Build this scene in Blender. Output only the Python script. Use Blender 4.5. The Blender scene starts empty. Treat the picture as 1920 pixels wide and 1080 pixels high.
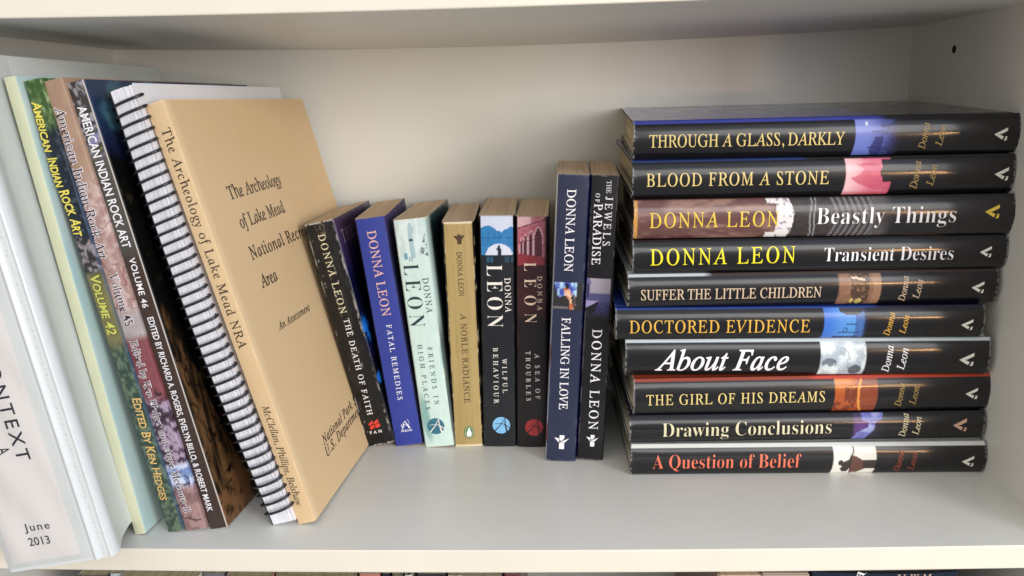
import bpy, bmesh, math
import numpy as np
from mathutils import Matrix, Vector
from mathutils.geometry import tessellate_polygon

scene = bpy.context.scene
COL = scene.collection
MM = 0.001

# ---------------------------------------------------------------- camera
cam_data = bpy.data.cameras.new('camera')
cam_data.sensor_width = 36.0
cam_data.lens = 1518.11 / 1920 * 36.0
cam_data.clip_start = 0.01
cam_data.clip_end = 50
camera = bpy.data.objects.new('camera', cam_data)
COL.objects.link(camera)
scene.camera = camera
yaw, pit, rol = (math.radians(a) for a in (-2.57, -13.06, -1.48))
fwd = Vector((math.sin(yaw) * math.cos(pit), math.cos(yaw) * math.cos(pit), math.sin(pit)))
rgt = Vector((math.cos(yaw), -math.sin(yaw), 0))
upv = rgt.cross(fwd)
r1 = rgt * math.cos(rol) + upv * math.sin(rol)
u1 = -rgt * math.sin(rol) + upv * math.cos(rol)
cm = Matrix((r1, u1, -fwd)).transposed().to_4x4()
cm.translation = Vector((361.42, -433.2, 257.36)) * MM
camera.matrix_world = cm

# ---------------------------------------------------------------- light of the room
world = bpy.data.worlds.new('World')
scene.world = world
world.use_nodes = True
bg = world.node_tree.nodes['Background']
bg.inputs[1].default_value = 1.17
_nt = world.node_tree
_tc = _nt.nodes.new('ShaderNodeTexCoord'); _sx = _nt.nodes.new('ShaderNodeSeparateXYZ')
_nt.links.new(_tc.outputs['Generated'], _sx.inputs[0])
_up = _nt.nodes.new('ShaderNodeValToRGB')       # pale walls and ceiling above, darker furniture and floor below
_up.color_ramp.elements[0].position = 0.40; _up.color_ramp.elements[0].color = (0.36, 0.345, 0.33, 1)
_up.color_ramp.elements[1].position = 0.62; _up.color_ramp.elements[1].color = (0.93, 0.935, 0.94, 1)
_mz = _nt.nodes.new('ShaderNodeMapRange'); _mz.inputs['From Min'].default_value = -1; _mz.inputs['From Max'].default_value = 1
_nt.links.new(_sx.outputs['Z'], _mz.inputs['Value']); _nt.links.new(_mz.outputs[0], _up.inputs[0])
_sd = _nt.nodes.new('ShaderNodeValToRGB')       # daylight side to the right is cooler
_sd.color_ramp.elements[0].position = 0.3; _sd.color_ramp.elements[0].color = (1.0, 0.95, 0.90, 1)
_sd.color_ramp.elements[1].position = 0.8; _sd.color_ramp.elements[1].color = (0.72, 0.87, 1.14, 1)
_mx = _nt.nodes.new('ShaderNodeMapRange'); _mx.inputs['From Min'].default_value = -1; _mx.inputs['From Max'].default_value = 1
_nt.links.new(_sx.outputs['X'], _mx.inputs['Value']); _nt.links.new(_mx.outputs[0], _sd.inputs[0])
_mm = _nt.nodes.new('ShaderNodeMix'); _mm.data_type = 'RGBA'; _mm.blend_type = 'MULTIPLY'; _mm.inputs['Factor'].default_value = 1
_nt.links.new(_up.outputs[0], _mm.inputs['A']); _nt.links.new(_sd.outputs[0], _mm.inputs['B'])
_nt.links.new(_mm.outputs['Result'], bg.inputs[0])

def area(name, loc, target, sx, sy, power, color, spread=math.pi):
    l = bpy.data.lights.new(name, 'AREA')
    l.shape = 'RECTANGLE'; l.size = sx; l.size_y = sy
    l.energy = power; l.color = color; l.spread = spread
    o = bpy.data.objects.new(name, l)
    COL.objects.link(o)
    o.location = loc
    d = Vector(target) - Vector(loc)
    o.rotation_euler = d.to_track_quat('-Z', 'Y').to_euler()
    return o
area('window_light', (1.95, -1.62, 0.48), (0.33, 0.12, 0.14), 0.70, 0.8, 36, (1.0, 0.965, 0.92))
area('room_light', (1.1, -2.3, 0.60), (0.45, 0.1, 0.12), 1.1, 0.7, 13, (1.0, 0.97, 0.93))
area('lamp_glow', (1.48, -1.95, 0.02), (0.6, 0.1, 0.12), 0.20, 0.05, 3.6, (1.0, 0.55, 0.24))
area('streak_fade_light', (1.72, -1.95, 0.04), (0.6, 0.1, 0.12), 0.38, 0.16, 1.6, (1.0, 0.62, 0.34))  # added broad warm light, lets the lamp's streak reflections fade off to the right

scene.view_settings.view_transform = 'Standard'
scene.view_settings.look = 'None'
scene.view_settings.exposure = -0.14
scene.view_settings.gamma = 1.0
scene.cycles.max_bounces = 8

# ---------------------------------------------------------------- helpers
def lin(r, g, b):
    c = np.array([r, g, b], float) / 255.0
    return np.where(c <= 0.04045, c / 12.92, ((c + 0.055) / 1.055) ** 2.4)

def mix(a, b, f):
    f = np.clip(f, 0, 1)
    return a * (1 - f[..., None]) + b * f[..., None]

def step(x, e0, e1):
    f = np.clip((x - e0) / (e1 - e0 + 1e-9), 0, 1)
    return f * f * (3 - 2 * f)

def vnoise(x, y, seed=0, octaves=3):
    rng = np.random.RandomState(seed)
    tab = rng.rand(64, 64)
    out = np.zeros(np.broadcast(x, y).shape); amp = 1.0; tot = 0
    for o in range(octaves):
        xx = x * (2 ** o) + 11.3 * o; yy = y * (2 ** o) + 5.7 * o
        xi = np.floor(xx).astype(int); yi = np.floor(yy).astype(int)
        fx = xx - xi; fy = yy - yi
        fx = fx * fx * (3 - 2 * fx); fy = fy * fy * (3 - 2 * fy)
        a = tab[xi % 64, yi % 64]; b = tab[(xi + 1) % 64, yi % 64]
        c = tab[xi % 64, (yi + 1) % 64]; d = tab[(xi + 1) % 64, (yi + 1) % 64]
        out += amp * (a * (1 - fx) * (1 - fy) + b * fx * (1 - fy) + c * (1 - fx) * fy + d * fx * fy)
        tot += amp; amp *= 0.5
    return out / tot

def inpoly(x, y, poly):
    r = np.zeros(np.broadcast(x, y).shape, bool)
    n = len(poly)
    for i in range(n):
        x0, y0 = poly[i]; x1, y1 = poly[(i + 1) % n]
        if y0 == y1: continue
        c = ((y0 > y) != (y1 > y)) & (x < (x1 - x0) * (y - y0) / (y1 - y0) + x0)
        r ^= c
    return r

# ---------------------------------------------------------------- materials
def new_mat(name):
    m = bpy.data.materials.new(name); m.use_nodes = True
    return m, m.node_tree, m.node_tree.nodes['Principled BSDF']

def mat_print(name, rough=0.35, coat=0.0, bump=0.1, scale=300, spec=0.5, crough=0.1):
    m, nt, p = new_mat(name)
    a = nt.nodes.new('ShaderNodeAttribute'); a.attribute_name = 'Col'
    tc = nt.nodes.new('ShaderNodeTexCoord')
    n = nt.nodes.new('ShaderNodeTexNoise'); n.inputs['Scale'].default_value = scale; n.inputs['Detail'].default_value = 3
    nt.links.new(tc.outputs['Object'], n.inputs['Vector'])
    n2 = nt.nodes.new('ShaderNodeTexNoise'); n2.inputs['Scale'].default_value = 45; n2.inputs['Detail'].default_value = 5
    nt.links.new(tc.outputs['Object'], n2.inputs['Vector'])
    mr = nt.nodes.new('ShaderNodeMapRange')
    mr.inputs['From Min'].default_value = 0.3; mr.inputs['From Max'].default_value = 0.7
    mr.inputs['To Min'].default_value = rough * 0.8; mr.inputs['To Max'].default_value = rough * 1.25
    nt.links.new(n2.outputs[0], mr.inputs['Value'])
    nt.links.new(mr.outputs[0], p.inputs['Roughness'])
    b = nt.nodes.new('ShaderNodeBump'); b.inputs['Strength'].default_value = bump; b.inputs['Distance'].default_value = 0.0003
    nt.links.new(n.outputs[0], b.inputs['Height'])
    nt.links.new(b.outputs[0], p.inputs['Normal'])
    nt.links.new(a.outputs['Color'], p.inputs['Base Color'])
    p.inputs['Coat Weight'].default_value = coat
    p.inputs['Coat Roughness'].default_value = crough
    p.inputs['Specular IOR Level'].default_value = spec
    return m

def mat_plain(name, rgb, rough=0.5, metal=0.0, noise=0.06, scale=40, bump=0.05, coat=0.0, bdist=0.0003):
    m, nt, p = new_mat(name)
    c = lin(*rgb)
    tc = nt.nodes.new('ShaderNodeTexCoord')
    n = nt.nodes.new('ShaderNodeTexNoise'); n.inputs['Scale'].default_value = scale; n.inputs['Detail'].default_value = 6
    nt.links.new(tc.outputs['Object'], n.inputs['Vector'])
    r = nt.nodes.new('ShaderNodeValToRGB')
    r.color_ramp.elements[0].position = 0.3; r.color_ramp.elements[1].position = 0.7
    r.color_ramp.elements[0].color = (*(c * (1 - noise)), 1)
    r.color_ramp.elements[1].color = (*np.clip(c * (1 + noise), 0, 1), 1)
    nt.links.new(n.outputs[0], r.inputs[0])
    nt.links.new(r.outputs[0], p.inputs['Base Color'])
    p.inputs['Roughness'].default_value = rough
    p.inputs['Metallic'].default_value = metal
    p.inputs['Coat Weight'].default_value = coat
    b = nt.nodes.new('ShaderNodeBump'); b.inputs['Strength'].default_value = bump; b.inputs['Distance'].default_value = bdist
    n3 = nt.nodes.new('ShaderNodeTexNoise'); n3.inputs['Scale'].default_value = scale * 12
    nt.links.new(tc.outputs['Object'], n3.inputs['Vector'])
    nt.links.new(n3.outputs[0], b.inputs['Height']); nt.links.new(b.outputs[0], p.inputs['Normal'])
    return m

def mat_pages(name, rgb, dark, depth_lines=1.0, across=2600, along=6):
    """edges of leaves: fine lines across the thickness (x), long along y and z"""
    m, nt, p = new_mat(name)
    c = lin(*rgb); d = lin(*dark)
    tc = nt.nodes.new('ShaderNodeTexCoord')
    mp = nt.nodes.new('ShaderNodeMapping'); mp.inputs['Scale'].default_value = (across, along, along)
    nt.links.new(tc.outputs['Object'], mp.inputs['Vector'])
    n = nt.nodes.new('ShaderNodeTexNoise'); n.inputs['Scale'].default_value = 1; n.inputs['Detail'].default_value = 3
    nt.links.new(mp.outputs[0], n.inputs['Vector'])
    mp2 = nt.nodes.new('ShaderNodeMapping'); mp2.inputs['Scale'].default_value = (420, 5, 5)
    nt.links.new(tc.outputs['Object'], mp2.inputs['Vector'])
    n2 = nt.nodes.new('ShaderNodeTexNoise'); n2.inputs['Scale'].default_value = 1; n2.inputs['Detail'].default_value = 4
    nt.links.new(mp2.outputs[0], n2.inputs['Vector'])
    ad = nt.nodes.new('ShaderNodeMath'); ad.operation = 'ADD'
    nt.links.new(n.outputs[0], ad.inputs[0]); nt.links.new(n2.outputs[0], ad.inputs[1])
    ml = nt.nodes.new('ShaderNodeMath'); ml.operation = 'MULTIPLY'; ml.inputs[1].default_value = 0.5
    nt.links.new(ad.outputs[0], ml.inputs[0])
    r = nt.nodes.new('ShaderNodeValToRGB')
    r.color_ramp.elements[0].position = 0.36; r.color_ramp.elements[1].position = 0.6
    r.color_ramp.elements[0].color = (*d, 1); r.color_ramp.elements[1].color = (*c, 1)
    nt.links.new(ml.outputs[0], r.inputs[0]); nt.links.new(r.outputs[0], p.inputs['Base Color'])
    b = nt.nodes.new('ShaderNodeBump'); b.inputs['Strength'].default_value = 0.5; b.inputs['Distance'].default_value = 0.0004
    nt.links.new(ml.outputs[0], b.inputs['Height']); nt.links.new(b.outputs[0], p.inputs['Normal'])
    p.inputs['Roughness'].default_value = 0.85
    return m

def mat_film(name):
    m, nt, p = new_mat(name)
    out = nt.nodes['Material Output']
    tr = nt.nodes.new('ShaderNodeBsdfTransparent')
    gl = nt.nodes.new('ShaderNodeBsdfGlossy'); gl.inputs['Roughness'].default_value = 0.12
    df = nt.nodes.new('ShaderNodeBsdfDiffuse'); df.inputs[0].default_value = (0.75, 0.78, 0.78, 1)
    fr = nt.nodes.new('ShaderNodeFresnel'); fr.inputs[0].default_value = 1.22
    tc = nt.nodes.new('ShaderNodeTexCoord')
    n = nt.nodes.new('ShaderNodeTexNoise'); n.inputs['Scale'].default_value = 22; n.inputs['Detail'].default_value = 3
    mp = nt.nodes.new('ShaderNodeMapping'); mp.inputs['Scale'].default_value = (1, 1, 0.25)
    nt.links.new(tc.outputs['Object'], mp.inputs['Vector']); nt.links.new(mp.outputs[0], n.inputs['Vector'])
    b = nt.nodes.new('ShaderNodeBump'); b.inputs['Strength'].default_value = 0.5; b.inputs['Distance'].default_value = 0.004
    nt.links.new(n.outputs[0], b.inputs['Height'])
    nt.links.new(b.outputs[0], gl.inputs['Normal']); nt.links.new(b.outputs[0], fr.inputs['Normal'])
    m1 = nt.nodes.new('ShaderNodeMixShader'); m1.inputs[0].default_value = 0.02
    nt.links.new(tr.outputs[0], m1.inputs[1]); nt.links.new(df.outputs[0], m1.inputs[2])
    m2 = nt.nodes.new('ShaderNodeMixShader')
    nt.links.new(fr.outputs[0], m2.inputs[0]); nt.links.new(m1.outputs[0], m2.inputs[1]); nt.links.new(gl.outputs[0], m2.inputs[2])
    nt.links.new(m2.outputs[0], out.inputs['Surface'])
    return m

M = {
    'laminate': mat_plain('grey_laminate', (226, 225, 217), rough=0.34, noise=0.035, scale=9, bump=0.22, bdist=0.0003),
    'edge': mat_plain('cream_edge_band', (232, 225, 208), rough=0.4, noise=0.02, scale=20, bump=0.1),
    'hole': mat_plain('dark_hole', (30, 26, 22), rough=0.9),
    'matte_print': mat_print('matte_printed_card', rough=0.45, bump=0.12, scale=700, spec=0.35),
    'gloss_print': mat_print('glossy_printed_card', rough=0.30, coat=0.15, bump=0.08, scale=500, spec=0.35),
    'jacket': mat_print('laminated_dust_jacket', rough=0.30, coat=0.7, bump=0.14, scale=45, spec=0.2, crough=0.13),
    'board': mat_plain('book_cloth_board', (38, 36, 40), rough=0.7),
    'pages_tan': mat_pages('aged_paper_edges', (226, 202, 172), (198, 174, 146)),
    'pages_cream': mat_pages('cream_paper_edges', (214, 202, 168), (160, 146, 112)),
    'pages_white': mat_pages('white_paper_edges', (246, 246, 249), (218, 218, 224), across=1500),
    'paper': mat_plain('white_paper', (232, 231, 236), rough=0.7, noise=0.01, bump=0.05),
    'label': mat_plain('grey_label_paper', (226, 223, 220), rough=0.7, noise=0.01),
    'vinyl': mat_plain('white_vinyl', (214, 219, 217), rough=0.32, noise=0.02, scale=30, bump=0.25, bdist=0.0005, coat=0.3),
    'film': mat_film('clear_pocket_film'),
    'coil': mat_plain('black_plastic_coil', (22, 24, 32), rough=0.28, noise=0.05, coat=0.3),
}
INK = {
    'yellow': (240, 222, 96), 'olive_yellow': (206, 206, 96), 'tan_gold': (214, 180, 110), 'dusk': (58, 42, 48), 'halo': (246, 238, 240),
    'white': (244, 242, 244), 'ink': (62, 50, 42), 'cream': (222, 214, 176), 'peach': (224, 178, 170), 'teal_ink': (34, 62, 66),
    'brown_ink': (78, 60, 34), 'cream_white': (238, 234, 224), 'pale_peach': (240, 214, 188), 'gold': (232, 208, 132),
    'gold_yellow': (240, 206, 74), 'lemon': (252, 236, 40), 'pale_tan': (214, 190, 160), 'amber': (232, 182, 74), 'salmon': (232, 118, 92),
    'gold_dim': (172, 146, 84), 'rust': (150, 70, 50), 'ink_blue': (24, 24, 46), 'red': (226, 66, 50), 'sky_disc': (130, 190, 232),
    'red_disc': (176, 52, 54), 'teal_disc': (52, 112, 134), 'green': (46, 118, 66), 'dark': (28, 26, 24), 'black_ink': (22, 24, 30),
    'brown_dark': (70, 50, 30), 'bronze': (206, 166, 140), 'purple_dim': (150, 128, 156),
}
_ink = {}
def ink(k):
    if k not in _ink:
        metal = k in ('gold', 'gold_yellow', 'gold_dim', 'amber')
        _ink[k] = mat_plain('ink_' + k, INK[k], rough=0.32 if metal else 0.4, metal=0.0, noise=0.10, scale=260, bump=0.02)
    return _ink[k]

# ---------------------------------------------------------------- object helpers
def thing(name, label, cat, matrix, group=None):
    o = bpy.data.objects.new(name, None)
    o.empty_display_size = 0.02
    COL.objects.link(o)
    o.matrix_world = matrix
    o['label'] = label; o['category'] = cat
    if group: o['group'] = group
    return o

def link(name, me, mat, parent=None, label=None):
    o = bpy.data.objects.new(name, me)
    COL.objects.link(o)
    if mat is not None:
        me.materials.clear(); me.materials.append(mat)
    if parent is not None: o.parent = parent
    if label: o['label'] = label
    return o

def mesh_np(name, verts, faces, colors=None, smooth=False):
    """verts in mm, local (t, d, h)"""
    me = bpy.data.meshes.new(name)
    v = np.asarray(verts, float) * MM
    me.from_pydata(v.tolist(), [], faces if isinstance(faces, list) else faces.tolist())
    if colors is not None:
        ca = me.color_attributes.new('Col', 'FLOAT_COLOR', 'POINT')
        c = np.ones((len(v), 4), np.float32); c[:, :3] = colors
        ca.data.foreach_set('color', c.ravel())
    if smooth:
        me.polygons.foreach_set('use_smooth', [True] * len(me.polygons))
    me.update()
    return me

def grid_faces(nr, nc, off=0, flip=False):
    r, c = np.meshgrid(np.arange(nr - 1), np.arange(nc - 1), indexing='ij')
    a = (r * nc + c + off).ravel(); b = a + 1; d = a + nc; e = d + 1
    return np.stack([a, d, e, b] if flip else [a, b, e, d], 1)

def box_mesh(name, x0, x1, y0, y1, z0, z1, bevel=0.0):
    bm = bmesh.new()
    bmesh.ops.create_cube(bm, size=1)
    for v in bm.verts:
        v.co = Vector(((x0 + x1) / 2 + v.co.x * (x1 - x0), (y0 + y1) / 2 + v.co.y * (y1 - y0), (z0 + z1) / 2 + v.co.z * (z1 - z0))) * MM
    if bevel: bmesh.ops.bevel(bm, geom=bm.edges[:], offset=bevel * MM, segments=2, affect='EDGES')
    me = bpy.data.meshes.new(name); bm.to_mesh(me); bm.free()
    return me

def poly_prism(name, poly, z0, z1):
    """poly in mm (t,d) counter-clockwise seen from above"""
    n = len(poly)
    v = [(x, y, z0) for x, y in poly] + [(x, y, z1) for x, y in poly]
    f = [list(range(n - 1, -1, -1)), list(range(n, 2 * n))] + [[i, (i + 1) % n, n + (i + 1) % n, n + i] for i in range(n)]
    return mesh_np(name, v, f)

# ---------------------------------------------------------------- lettering
def mathmap(s, up, lo):
    r = ''
    for ch in s:
        if 'A' <= ch <= 'Z': r += chr(up + ord(ch) - 65)
        elif 'a' <= ch <= 'z': r += '\u210e' if (lo == 0x1d44e and ch == 'h') else chr(lo + ord(ch) - 97)
        elif '0' <= ch <= '9' and up == 0x1d400: r += chr(0x1d7ce + ord(ch) - 48)
        else: r += ch
    return r
STY = {  # alphabet, shear, offset
    'roman': ('it', -0.285, 0.006), 'romanh': ('it', -0.285, 0.002), 'boldthin': ('b', 0, -0.0125), 'italic': ('it', 0, 0.004),
    'italicn': ('it', 0.05, 0.010), 'bolditalicthin': ('it', 0.07, 0.014), 'sans': ('s', 0, 0.008), 'sansb': ('s', 0, 0.014),
    'sc': ('s', 0.14, 0.020), 'romanline': ('it', -0.285, 0.008), 'halo': ('it', -0.285, 0.05), 'condense': ('it', -0.285, 0.012), 'condenseit': ('it', 0.0, 0.012),
}
def text_curve(s, sty, spacing=1.0, force=None):
    alpha, shear, off = STY[sty]
    if alpha == 'it': b = mathmap(s, 0x1d434, 0x1d44e)
    elif alpha == 'b': b = mathmap(s, 0x1d400, 0x1d41a)
    elif alpha == 'bi': b = mathmap(s, 0x1d468, 0x1d482)
    else: b = s
    if sty == 'sc': b = ' '.join(w[:1] + w[1:].lower() for w in s.split(' '))
    cu = bpy.data.curves.new('lettering', 'FONT')
    cu.body = b; cu.shear = shear; cu.offset = off; cu.space_character = spacing; cu.resolution_u = 3
    if sty == 'sc':
        cu.small_caps_scale = 0.8
        for i, ch in enumerate(b):
            if ch.islower(): cu.body_format[i].use_small_caps = True
    o = bpy.data.objects.new('lettering', cu)
    me = bpy.data.meshes.new_from_object(o)
    bpy.data.objects.remove(o)
    bpy.data.curves.remove(cu)
    co = np.zeros(len(me.vertices) * 3); me.vertices.foreach_get('co', co)
    return me, co.reshape(-1, 3)
_cap = {}
def capheight(sty):
    if sty not in _cap:
        me, co = text_curve('E', sty); _cap[sty] = co[:, 1].max() - max(0, co[:, 1].min()); bpy.data.meshes.remove(me)
    return _cap[sty]

def lettering(parent, s, sty, a0, b0, a1, b1, cap, color, surf, lift=0.12, name='lettering', wear=0.0):
    """write s from (a0,b0) to (a1,b1) on a surface; surf(a,b,lift) -> local mm"""
    base = 'romanline' if sty == 'halo' else sty
    k = cap / capheight(base)
    L = math.hypot(a1 - a0, b1 - b0)
    narrow = {'romanh': 0.77, 'boldthin': 0.84, 'roman': 0.98, 'sansb': 0.98}.get(base, 1.06)
    me, co = text_curve(s, base)
    w1 = np.ptp(co[:, 0]) * k
    spacing = 1.0
    g = L / w1
    if g > narrow and len(s) > 1:
        bpy.data.meshes.remove(me)
        me, co = text_curve(s, base, 1.5); w2 = np.ptp(co[:, 0]) * k
        spacing = 1 + 0.5 * (L / narrow - w1) / max(1e-6, w2 - w1)
        bpy.data.meshes.remove(me)
        me, co = text_curve(s, base, spacing)
        g = L / (np.ptp(co[:, 0]) * k)
    if base != sty:
        cb = co; bpy.data.meshes.remove(me)
        me, _ = text_curve(s, sty, spacing); co = cb
    bm = bmesh.new(); bm.from_mesh(me); bpy.data.meshes.remove(me)
    x0 = co[:, 0].min()
    for v in bm.verts:
        v.co.x = (v.co.x - x0) * k * g; v.co.y = v.co.y * k; v.co.z = 0
    for axis, stp in ((1, 1.2), (0, 6.0)):
        lo = min(v.co[axis] for v in bm.verts); hi = max(v.co[axis] for v in bm.verts)
        c = lo + stp
        while c < hi:
            n = Vector((0, 0, 0)); n[axis] = 1; p = Vector((0, 0, 0)); p[axis] = c
            bmesh.ops.bisect_plane(bm, geom=bm.verts[:] + bm.edges[:] + bm.faces[:], dist=1e-5, plane_co=p, plane_no=n)
            c += stp
    dx, dy = (a1 - a0) / L, (b1 - b0) / L
    for v in bm.verts:
        a = a0 + dx * v.co.x - dy * v.co.y; b = b0 + dy * v.co.x + dx * v.co.y
        v.co = Vector(surf(a, b, lift)) * MM
    me = bpy.data.meshes.new(name); bm.to_mesh(me); bm.free()
    return link(name, me, ink(color), parent)

def decal(parent, name, polys, ox, oy, sx, sy, color, surf, lift=0.14, dirv=(1, 0)):
    """polys in unit coordinates (x right, y up) laid on the surface around (ox,oy)"""
    bm = bmesh.new()
    for poly in polys:
        tris = tessellate_polygon([[Vector((x, y, 0)) for x, y in poly]])
        vs = [bm.verts.new((x * sx, y * sy, 0)) for x, y in poly]
        for t in tris:
            try: bm.faces.new([vs[i] for i in t])
            except ValueError: pass
    for axis in (0, 1):
        lo = min(v.co[axis] for v in bm.verts); hi = max(v.co[axis] for v in bm.verts); c = lo + 0.9
        while c < hi:
            n = Vector((0, 0, 0)); n[axis] = 1; p = Vector((0, 0, 0)); p[axis] = c
            bmesh.ops.bisect_plane(bm, geom=bm.verts[:] + bm.edges[:] + bm.faces[:], dist=1e-5, plane_co=p, plane_no=n)
            c += 0.9
    for v in bm.verts:
        a = ox + dirv[0] * v.co.x - dirv[1] * v.co.y; b = oy + dirv[1] * v.co.x + dirv[0] * v.co.y
        v.co = Vector(surf(a, b, lift)) * MM
    me = bpy.data.meshes.new(name); bm.to_mesh(me); bm.free()
    return link(name, me, ink(color), parent)

def disc(cx, cy, rx, ry, n=28):
    return [(cx + rx * math.cos(2 * math.pi * i / n), cy + ry * math.sin(2 * math.pi * i / n)) for i in range(n)]
def strokes(pts, w0, w1=None):
    w1 = w0 if w1 is None else w1
    n = len(pts); L = []; R = []
    for i, (x, y) in enumerate(pts):
        a = pts[max(0, i - 1)]; b = pts[min(n - 1, i + 1)]
        d = math.hypot(b[0] - a[0], b[1] - a[1]); nx, ny = -(b[1] - a[1]) / d, (b[0] - a[0]) / d
        w = (w0 + (w1 - w0) * i / (n - 1)) / 2
        L.append((x + nx * w, y + ny * w)); R.append((x - nx * w, y - ny * w))
    return L + R[::-1]

def emblem(parent, kind, a, b, r, surf, tone):
    up = (1, 0)
    if kind == 'arrow_disc':
        decal(parent, 'emblem_disc', [disc(0, 0, 1, 1)], a, b, r, r, tone[0], surf, 0.12)
        P = [strokes([(-.78, -.72), (-.1, 0), (.45, .95)], .14, .05), strokes([(.45, .95), (.42, .2), (.62, -.8)], .06, .2), strokes([(-.72, .18), (.1, .22), (.55, 0), (.95, -.35)], .05, .1)]
        decal(parent, 'emblem_strokes', P, a, b, r, r, tone[1], surf, 0.2)
    elif kind == 'arrow_a':
        P = [strokes([(-.75, -.9), (-.1, .75)], .2, .1), strokes([(.0, .8), (.75, -.8)], .12, .34), strokes([(-.9, -.1), (-.6, .25), (.0, .0), (.3, -.2)], .1), strokes([(-.9, -.1), (-.7, -.35), (-.2, -.3)], .1),
             strokes([(.45, 1.1), (.75, .7), (.8, .2), (.45, -.2)], .06)]
        decal(parent, 'emblem', P, a, b, r, r, 'white', surf)
    elif kind == 'pan_mark':
        P = [[(-1.2, .45), (-.2, 1.1), (-.05, .55), (-1.05, -.05)], [(.0, .6), (1.0, 1.2), (1.15, .55), (.1, .0)],
             [(-1.05, -.3), (-.1, .2), (.0, -.5), (-.95, -1.0)], [(.1, -.1), (1.15, .35), (1.3, -.5), (.2, -.75)]]
        decal(parent, 'emblem', P, a, b, r, r, 'red', surf)
    elif kind == 'crest':
        P = [[(-1, .7), (-.45, .75), (-.35, .5), (-.3, 1), (.3, 1), (.35, .5), (.5, .8), (1, .8), (.45, 0), (.35, -.9), (-.3, -.9), (-.35, -.1)]]
        decal(parent, 'emblem', P, a, b, r, r * .9, 'brown_dark', surf)
    elif kind == 'bird_oval':
        decal(parent, 'emblem_oval', [disc(0, 0, .85, 1.15)], a, b, r, r, 'green', surf, 0.12)
        decal(parent, 'emblem_ring', [disc(0, 0, .70, 1.0)], a, b, r, r, 'pale_tan', surf, 0.17)
        decal(parent, 'emblem_field', [disc(0, 0, .60, .90)], a, b, r, r, 'green', surf, 0.21)
        decal(parent, 'emblem_bird', [[(-.1, .75), (.12, .75), (.18, .5), (.4, .05), (.38, -.5), (.2, -.72), (-.28, -.72), (-.42, -.4), (-.36, .05), (-.16, .45)]], a, b, r, r, 'white', surf, 0.26)
    elif kind == 'grove':
        P = [[(-.3, .25), (-.3, 1), (.35, 1), (.35, .55), (.0, .2)], [(-1, .62), (-.38, .55), (-.38, .1), (-.25, -.02), (-.42, -.02)],
             [(-.2, .0), (1.0, .6), (.45, -.02), (.38, -.05), (-.2, -.05)], [(-.32, -.12), (.36, -.12), (.36, -1), (-.32, -1)]]
        decal(parent, 'emblem', P, a, b, r, r, 'white', surf)
    elif kind == 'wedge':
        # drawn for a book lying on its side: picture right is -h, picture up is +t
        P = [[(-1, .02), (.95, 1.0), (.95, .50), (.12, .05), (-.25, .0)], [(-1, .0), (-.22, -.01), (.46, -.36), (.30, -.80), (.16, -.74)],
             [(.66, -.36), (.98, -.30), (.96, -.92), (.58, -.98), (.56, -.86), (.70, -.60)]]
        decal(parent, 'emblem', P, a, b, r, r, tone, surf, dirv=(0, -1))
POSE = {
    'pamphlet': (101.30, 15.00, 8.00, -3.95, 7.00, 280.30),
    'vol42': (121.30, 18.00, 10.30, -3.94, 10.20, 280.00),
    'vol45': (131.89, 19.55, 10.83, -4.04, 13.39, 279.76),
    'vol46': (146.88, 21.56, 11.30, -3.96, 12.06, 279.20),
    'spiral': (184.69, 25.23, 14.77, -3.91, 16.24, 278.86),
    'arch': (201.24, 27.26, 14.69, -4.60, 11.66, 270.05),
    'death': (221.29, 141.48, 11.47, -0.89, 21.50, 176.30),
    'fatal': (243.07, 141.83, 6.24, 2.58, 20.93, 177.25),
    'friends': (266.50, 139.99, 4.84, -1.50, 22.19, 175.87),
    'noble': (289.00, 140.87, 0.56, 2.18, 21.04, 173.17),
    'wilful': (311.48, 140.11, -0.84, 0.67, 23.86, 177.15),
    'sea': (337.14, 138.86, -1.09, -0.91, 21.16, 176.07),
    'falling': (358.22, 113.54, -3.12, -1.57, 21.30, 207.50),
    'jewels': (381.20, 115.26, -3.10, -2.62, 18.32, 206.62),
}
STACK = [
    (417.58, 88.65, 0.28, 22.54),
    (416.72, 90.42, 0.86, 19.81),
    (419.26, 90.83, 1.17, 25.57),
    (414.09, 97.04, -1.16, 25.50),
    (407.09, 94.74, -0.98, 22.05),
    (415.31, 93.59, 0.34, 22.57),
    (418.10, 94.22, -0.21, 21.95),
    (418.88, 96.88, -1.29, 25.61),
    (417.92, 98.98, -0.90, 24.22),
    (419.18, 105.37, -2.25, 24.20),
]
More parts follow.
